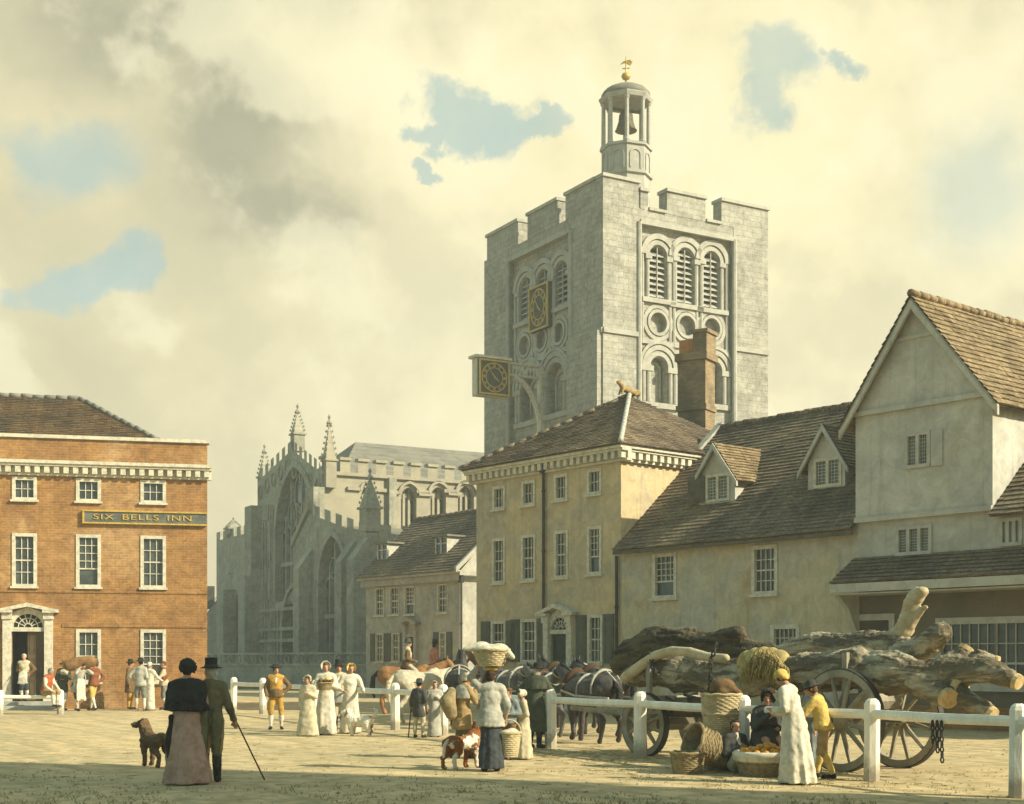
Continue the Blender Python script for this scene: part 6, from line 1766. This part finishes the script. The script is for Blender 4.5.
wm.breeches('charcoal'); wm.stockings('charcoal'); wm.shoes('black', .9); wm.coat('green', .2, .018, flare=.135, name='greatcoat'); wm.cape('green', .7, .15, .03, 'cape'); wm.hair('hair_grey', .03); wm.hat('round', 'black')

# --- fruit stall on the right
wd = Person(794, 18.4, 1.52, 55, 'tall woman in a trailing white dress and yellow cap stooping over the fruit basket', L='bent', Rr='face', lean=7, bend=6, nod=26)
wd.dress('white', .18, .11, fwd=-.045); wd.hair('hair_brown'); wd.hat('cap', 'yellow', scale=1.1); wd.shoes()
fs = Person(764, 20.5, 1.55, 195, 'fruit seller in a black bonnet and dark dress seated behind her basket of oranges', L='bent', Rr='face', legs='sit', seat=.46, lean=8, nod=8, turn=-25)
fs.dress('charcoal', .24, .08, fwd=.15, zhem=.015); fs.hair('hair_brown'); fs.hat('bonnet', 'black', scale=1.12); fs.cape('charcoal', .0 + .66, .14, .03, 'shawl'); fs.shoes()
stl = MB(); b0 = fs.base
stl.lathe((b0.x, b0.y, 0), [(.2, .36), (.2, .4), (.0, .4)], 14)
so2 = stl.build('stool_seat', M['cart_dark']); so2.name = 'stool'; tag(so2, 'low wooden stool under the fruit seller', 'stool')
for i in range(3): MB().tube([(b0.x + .12 * math.cos(i * 2.1), b0.y + .12 * math.sin(i * 2.1), .36), (b0.x + .18 * math.cos(i * 2.1), b0.y + .18 * math.sin(i * 2.1), 0)], .022, 6).build('leg', M['cart_dark'], so2)
fr = at(768, 780, 19.6); fc = V((fr.x, 19.75, 0))
fo = basket(fc, .36, .42, .3, 'wicker', 'broad round basket of oranges lined with white cloth', n=40)
MB().tube([fc + V((.425 * math.cos(a), .425 * math.sin(a), .3)) for a in [2 * math.pi * i / 40 for i in range(41)]], .05, 8).lathe(fc, [(.42, .2), (.45, .22), (.455, .31), (.40, .325)], 40, wob=lambda t_, z: .02 * math.sin(9 * t_) if z < .25 else 0).build('lining', M['white'], fo, smooth=True)
k = 0
for ring_, n_, z_ in ((.32, 15, .33), (.21, 10, .36), (.1, 5, .4), (0, 1, .42)):
    for i in range(n_):
        a = 6.283 * i / n_ + ring_ * 9; r_ = rnd.uniform(.05, .058)
        c = fc + V((ring_ * math.cos(a), ring_ * math.sin(a), z_ + rnd.uniform(-.01, .015)))
        MB().lathe(c, [(0, -r_ * .9), (r_ * .6, -r_ * .75), (r_ * .97, -r_ * .2), (r_ * .97, r_ * .25), (r_ * .6, r_ * .78), (.008, r_ * .88)], 10).build('orange', M['fruit'], smooth=True, label='one of the oranges piled in the broad cloth lined basket', category='orange', group='oranges in the fruit basket')
bs = Person(737, 20.3, 1.4, 205, 'boy in a dark jacket and pale grey trousers sitting on the ground beside the baskets', L='chest', Rr='chest', legs='floor', seat=.11, lean=-6, nod=-6)
bs.breeches('palegrey', 1.5, name='trousers'); bs.shoes('leather'); bs.coat('charcoal', None, name='jacket'); bs.shirt_front(); bs.hair('hair_dark')
yb = gent(824, 19.25, 1.34, 62, 'boy in yellow jacket, tan breeches and slouch hat behind the woman in white', coat='yellow', br='tan', hat=('round', 'charcoal'), tail=.5, L='reach', Rr=((.06, -.0, -.165), (.05, .05, -.3)), lean=14, nod=15, legs='stride', legs_='yellow', hair='hair_brown')
lady(811, 20.0, 1.3, 100, 'girl in a pale blue bonnet half hidden behind the woman in white', 'blue', ('bonnet', 'blue'), flare=.13, L='bent', Rr='bent')
bk = at(722, 700, 20.9); g_ = 'hampers stacked by the fence'
basket(V((bk.x, 20.85, 0)), .27, .33, .52, 'wicker', 'lower dark hamper of the stack of two against the fence', group=g_)
basket(V((bk.x - .02, 20.85, .54)), .24, .3, .58, 'wicker_pale', 'tall pale hamper standing on top of the lower hamper by the fence', group=g_)
s = Soup(Matrix.Translation((bk.x, 20.85, 1.12)))
for i in range(9): s.ell((.2 * math.cos(i * 2.3) * (i % 3) / 2, .2 * math.sin(i * 2.3) * (i % 3) / 2, .03 + .05 * (i % 2)), (.1, .1, .07))
s.ell((0, 0, .12), (.2, .2, .13)); tag(s.grow('sacking', M['brown'], .025, None, 2, loc=(bk.x, 20.85, 1.1)), 'heap of brown sacking on the tall hamper', 'sacking')
lb = at(700, 760, 20.4)
basket(V((lb.x + .42, 20.5, .24)), .2, .27, .62, 'wicker', 'hamper lying on its side with its mouth towards the left', axis=Matrix.Rotation(R(-68), 3, 'Y') @ Matrix.Rotation(R(20), 3, 'X'), group=g_)
basket(V((lb.x - .22, 20.1, .0)), .2, .25, .3, 'wicker', 'small squat basket on the ground in front of the fallen hamper', group=g_)

# ------------------------------------------------------------------ horses and dogs
def horse(px, d, face, label, coat='h_dark', H=1.5, group=None, head='up', gait=0, harness=True, collar=True, blink=False, saddle=None, tail='black'):
    X_ = (px - 512) * d / FOC; base = V((X_, d, 0)); k = H / 1.5
    Mx = Matrix.Translation(base) @ Matrix.Rotation(R(face), 4, 'Z') @ Matrix.Scale(k, 4); q = Soup(Mx)
    q.chain([(0, -.68, 1.18), (0, -.4, 1.14), (0, .05, 1.08), (0, .42, 1.12), (0, .62, 1.16)], [.31, .33, .33, .32, .25])
    for sx in (-.09, .09): q.chain([(sx, -.66, 1.22), (sx, -.2, 1.12), (sx, .4, 1.14)], [.25, .28, .27])
    q.chain([(0, .35, 1.36), (0, .5, 1.4)], [.14, .14])
    hz = {'up': ((0, .66, 1.3), (0, .95, 1.66), (0, 1.1, 1.86), (0, 1.3, 1.66), (0, 1.46, 1.42)), 'mid': ((0, .68, 1.27), (0, .98, 1.46), (0, 1.18, 1.58), (0, 1.4, 1.38), (0, 1.54, 1.15)), 'low': ((0, .68, 1.25), (0, 1.05, 1.38), (0, 1.3, 1.45), (0, 1.5, 1.24), (0, 1.62, 1.0))}[head]
    q.chain(hz[:3], [.24, .17, .12]); q.chain(hz[2:], [.125, .11, .075]); q.chain([(0, .6, 1.1), hz[1]], [.2, .13])
    for sx in (-1, 1):
        e = V(hz[2]); q.chain([e + V((sx * .06, -.02, .08)), e + V((sx * .075, .0, .21))], [.035, .012])
        w = .16 * math.sin(gait + (0 if sx > 0 else math.pi)); u = max(0, -w)
        q.chain([(sx * .17, .5, 1.0), (sx * .17, .52 + w * .6, .56), (sx * .17, .5 + w - u * .3, .14 + u * .5), (sx * .17, .54 + w, .05 + u * .5)], [.14, .072, .05, .065])
        w = -w; u = max(0, -w)
        q.chain([(sx * .17, -.66, 1.12), (sx * .19, -.48 + w * .4, .82), (sx * .18, -.84 + w * .8, .5 + u * .1), (sx * .18, -.78 + w, .14 + u * .4), (sx * .18, -.73 + w, .05 + u * .4)], [.22, .14, .068, .05, .068])
    o = q.grow('horse', M[coat], .024, None, 3, loc=base, rz=R(face), rough=((.3, .05), (.08, .015))); tag(o, label, 'horse', group)
    q = Soup(Mx); a, b = V(hz[1]), V(hz[2]); back = V((0, -.12, .08))
    q.chain([V((0, .42, 1.42)), a + back, b + V((0, -.06, .1)), b + V((0, .07, .1))], [.05, .055, .05, .035]); q.grow('mane', M[tail], .022, o, 1, rough=((.06, .05),))
    q = Soup(Mx); q.chain([(0, -.95, 1.3), (0, -1.1, 1.12), (0, -1.12, .8), (0, -1.06, .5)], [.05, .07, .085, .03]); q.grow('tail', M[tail], .022, o, 1, rough=((.05, .05),))
    if collar:
        c = Mx @ V((0, .68, 1.24)); t_ = Mx.to_3x3() @ Matrix.Rotation(R(-58), 3, 'X')
        MB().lathe(c, [(.27, -.07), (.34, -.05), (.36, 0), (.34, .05), (.27, .07), (.25, 0)], 20, M=Mx.to_3x3() @ Matrix.Rotation(R(-62), 3, 'X') @ Matrix.Diagonal((.82, 1.2, 1))).build('collar', M['leather'], o, smooth=True)
    if harness:
        m = MB()
        for y, z, rr, in ((-.02, 1.1, .375), (-.62, 1.17, .4)):
            m.tube([Mx @ V((rr * .96 * math.sin(a), y, z + rr * math.cos(a) * 1.0)) for a in [R(-105 + 210 * i / 16) for i in range(17)]], .025, 6)
        for sx in (-1, 1): m.tube([Mx @ V((sx * .36, .6, 1.12)), Mx @ V((sx * .4, 0, 1.02)), Mx @ V((sx * .39, -.6, 1.0)), Mx @ V((sx * .3, -1.15, .98))], .022, 6)
        m.tube([Mx @ V((0, .45, 1.5)), Mx @ V((0, -.02, 1.47)), Mx @ V((0, -.6, 1.57)), Mx @ V((0, -.98, 1.33))], .022, 6)
        m.build('harness', M['palegrey'], o)
        n = MB()
        for f0, f1, rr in ((hz[2], hz[3], .15), (hz[3], hz[4], .1)):
            f0, f1 = V(f0), V(f1); dd = (f1 - f0).normalized(); c = f0.lerp(f1, .45); u = V((1, 0, 0)); v = dd.cross(u)
            n.tube([Mx @ (c + (u * math.cos(a) + v * math.sin(a)) * rr) for a in [2 * math.pi * i / 14 for i in range(15)]], .014, 5)
        n.build('bridle', M['palegrey'], o)
    if saddle:
        q = Soup(Mx); q.ell((0, -.02, 1.42), (.3, .3, .07)); q.chain([(-.3, .0, 1.3), (-.1, 0, 1.45), (.1, 0, 1.45), (.3, 0, 1.3)], [.06, .07, .07, .06]); q.grow('saddle', M[saddle], .03, o, 2)
    return Mx, o


gh_ = 'team of horses drawing the timber carriage'
TD_ = math.degrees(math.atan2(.86, -.5)) - 90
horse(590, 27.9, TD_, 'dark wheel horse nearest the carriage, its rump towards the front wheel', 'h_dark', 1.38, gh_, gait=.6, head='mid')
horse(553, 30.4, TD_, 'iron grey horse behind the fence rail, second from the carriage', 'h_grey', 1.38, gh_, gait=2.2, head='mid')
horse(605, 30.6, TD_, 'dark horse on the far side of the team, mostly hidden, beside the carriage', 'h_dark', 1.46, gh_, gait=3.4, head='mid')
horse(567, 33.4, TD_, 'brown black horse on the far side of the team before the green door', 'h_dark', 1.5, gh_, gait=1.4, head='mid')
horse(508, 32.3, TD_ + 4, 'dark horse behind the basket carrier in the middle of the team', 'h_grey', 1.42, gh_, gait=.3, head='mid')
horse(460, 35.6, TD_ - 30, 'black leading horse with pale bridle at the head of the team', 'h_dark', 1.45, gh_, gait=1.0)
horse(421, 37.2, -50, 'dappled cream pony behind the fence beside the riders', 'h_cream', 1.42, None, head='low', harness=False, collar=False, tail='cream')
Mx, o = horse(409, 43.0, -88, 'bay horse ridden by the man in the dark coat, tail to the left', 'h_bay', 1.5, 'saddle horses', harness=False, collar=False, saddle='leather', head='mid')
b = Mx @ V((0, -.05, 0))
r1 = Person(0, 0, 1.66, -80, 'rider in a dark coat and round hat on the bay horse at left', 'riders in the street', L='rein', Rr='rein', legs='ride', xy=(b.x, b.y), seat=1.5); r1.breeches('cream'); r1.shoes('black', .95); r1.coat('brown', 1.0 and (1.42 / 1.66), flare=.13); r1.shirt_front(); r1.hair('hair_grey'); r1.hat('round', 'charcoal'); r1.waistcoat('cream', .017)
Mx, o = horse(436, 45.0, -70, 'bay horse ridden by the man in pink', 'h_bay', 1.5, 'saddle horses', harness=False, collar=False, saddle='leather')
b = Mx @ V((0, -.05, 0))
r2 = Person(0, 0, 1.62, -60, 'rider in a pink coat and black hat on the farther bay horse', 'riders in the street', L='rein', Rr='rein', legs='ride', xy=(b.x, b.y), seat=1.5); r2.breeches('tan'); r2.shoes('black', .95); r2.coat('pink', 1.42 / 1.62, flare=.13); r2.shirt_front(); r2.hair('hair_dark'); r2.hat('tall', 'black')


def dog(px, d, face, label, coat, Hs=.55, look=0, tail='up', leash=False):
    X_ = (px - 512) * d / FOC; base = V((X_, d, 0)); k = Hs / .55
    Mx = Matrix.Translation(base) @ Matrix.Rotation(R(face), 4, 'Z') @ Matrix.Scale(k, 4); q = Soup(Mx)
    q.chain([(0, -.28, .46), (0, -.05, .42), (0, .2, .43)], [.105, .105, .14]); q.chain([(0, .22, .48), (0, .33, .6), (0, .36, .66)], [.12, .095, .09])
    Rl = Matrix.Rotation(R(look), 3, 'Z'); hc = V((0, .38, .69)); f = lambda p: hc + Rl @ V(p)
    q.ell(hc, (.09, .1, .085)); q.chain([f((0, .07, -.01)), f((0, .16, -.03))], [.062, .045]); q.ell(f((0, .185, -.02)), .024)
    for sx in (-1, 1):
        q.chain([f((sx * .075, -.02, .06)), f((sx * .12, -.0, -.02)), f((sx * .115, .02, -.07))], [.03, .035, .022])
        q.chain([(sx * .085, .2, .4), (sx * .085, .2 + .03 * sx, .2), (sx * .085, .2 + .05 * sx, .04)], [.07, .042, .035]); q.ell((sx * .085, .23 + .05 * sx, .03), (.04, .055, .03))
        q.chain([(sx * .085, -.28, .42), (sx * .1, -.2, .3), (sx * .1, -.36 + .03 * sx, .19), (sx * .1, -.34 + .03 * sx, .04)], [.1, .065, .036, .034]); q.ell((sx * .1, -.31 + .03 * sx, .03), (.04, .055, .03))
    if tail == 'plume':
        q.chain([(0, -.3, .44), (0, 0, .4), (0, .24, .44), (0, .36, .62)], [.16, .15, .18, .13])
        for sx in (-1, 1): q.chain([(sx * .09, -.3, .34), (sx * .09, -.34, .14)], [.11, .05]); q.chain([(sx * .085, .22, .34), (sx * .085, .22, .1)], [.09, .045])
    o = q.grow('dog', M[coat], .016, None, 2, loc=base, rz=R(face), rough=((.05, .035), (.015, .03))); tag(o, label, 'dog')
    q = Soup(Mx); z = {'up': [(0, -.36, .5), (0, -.48, .62), (0, -.46, .76), (0, -.38, .82)], 'plume': [(0, -.36, .48), (0, -.5, .58), (0, -.56, .72), (0, -.46, .78)], 'down': [(0, -.36, .48), (0, -.45, .4), (0, -.47, .22)]}[tail]
    q.chain(z, [.035, .05 if tail == 'plume' else .03, .055 if tail == 'plume' else .028, .03][:len(z)]); q.grow('tail', M['white' if coat != 'd_brown' else coat], .016, o, 2)
    MB().lathe(Mx @ f((0, .205, -.015)), [(.0, -.018 * k), (.02 * k, 0), (.0, .018 * k)], 7).build('nose', M['eye'], o)
    for sx in (-1, 1): MB().lathe(Mx @ f((sx * .045, .085, .03)), [(.0, -.012 * k), (.013 * k, 0), (.0, .012 * k)], 6).build('eye', M['eye'], o)
    return o


dog(154, 21.4, 40, 'shaggy brown dog standing on the left behind the couple', 'd_brown', .52, 45, 'down')
dog(359, 30.2, 68, 'small fluffy white dog with tan patches before the woman in the yellow bonnet', 'd_white', .42, 30, 'plume')
dog(463, 21.0, -40, 'brown and white dog looking up at the basket carrier', 'd_pied', .5, -10, 'down')

flush()
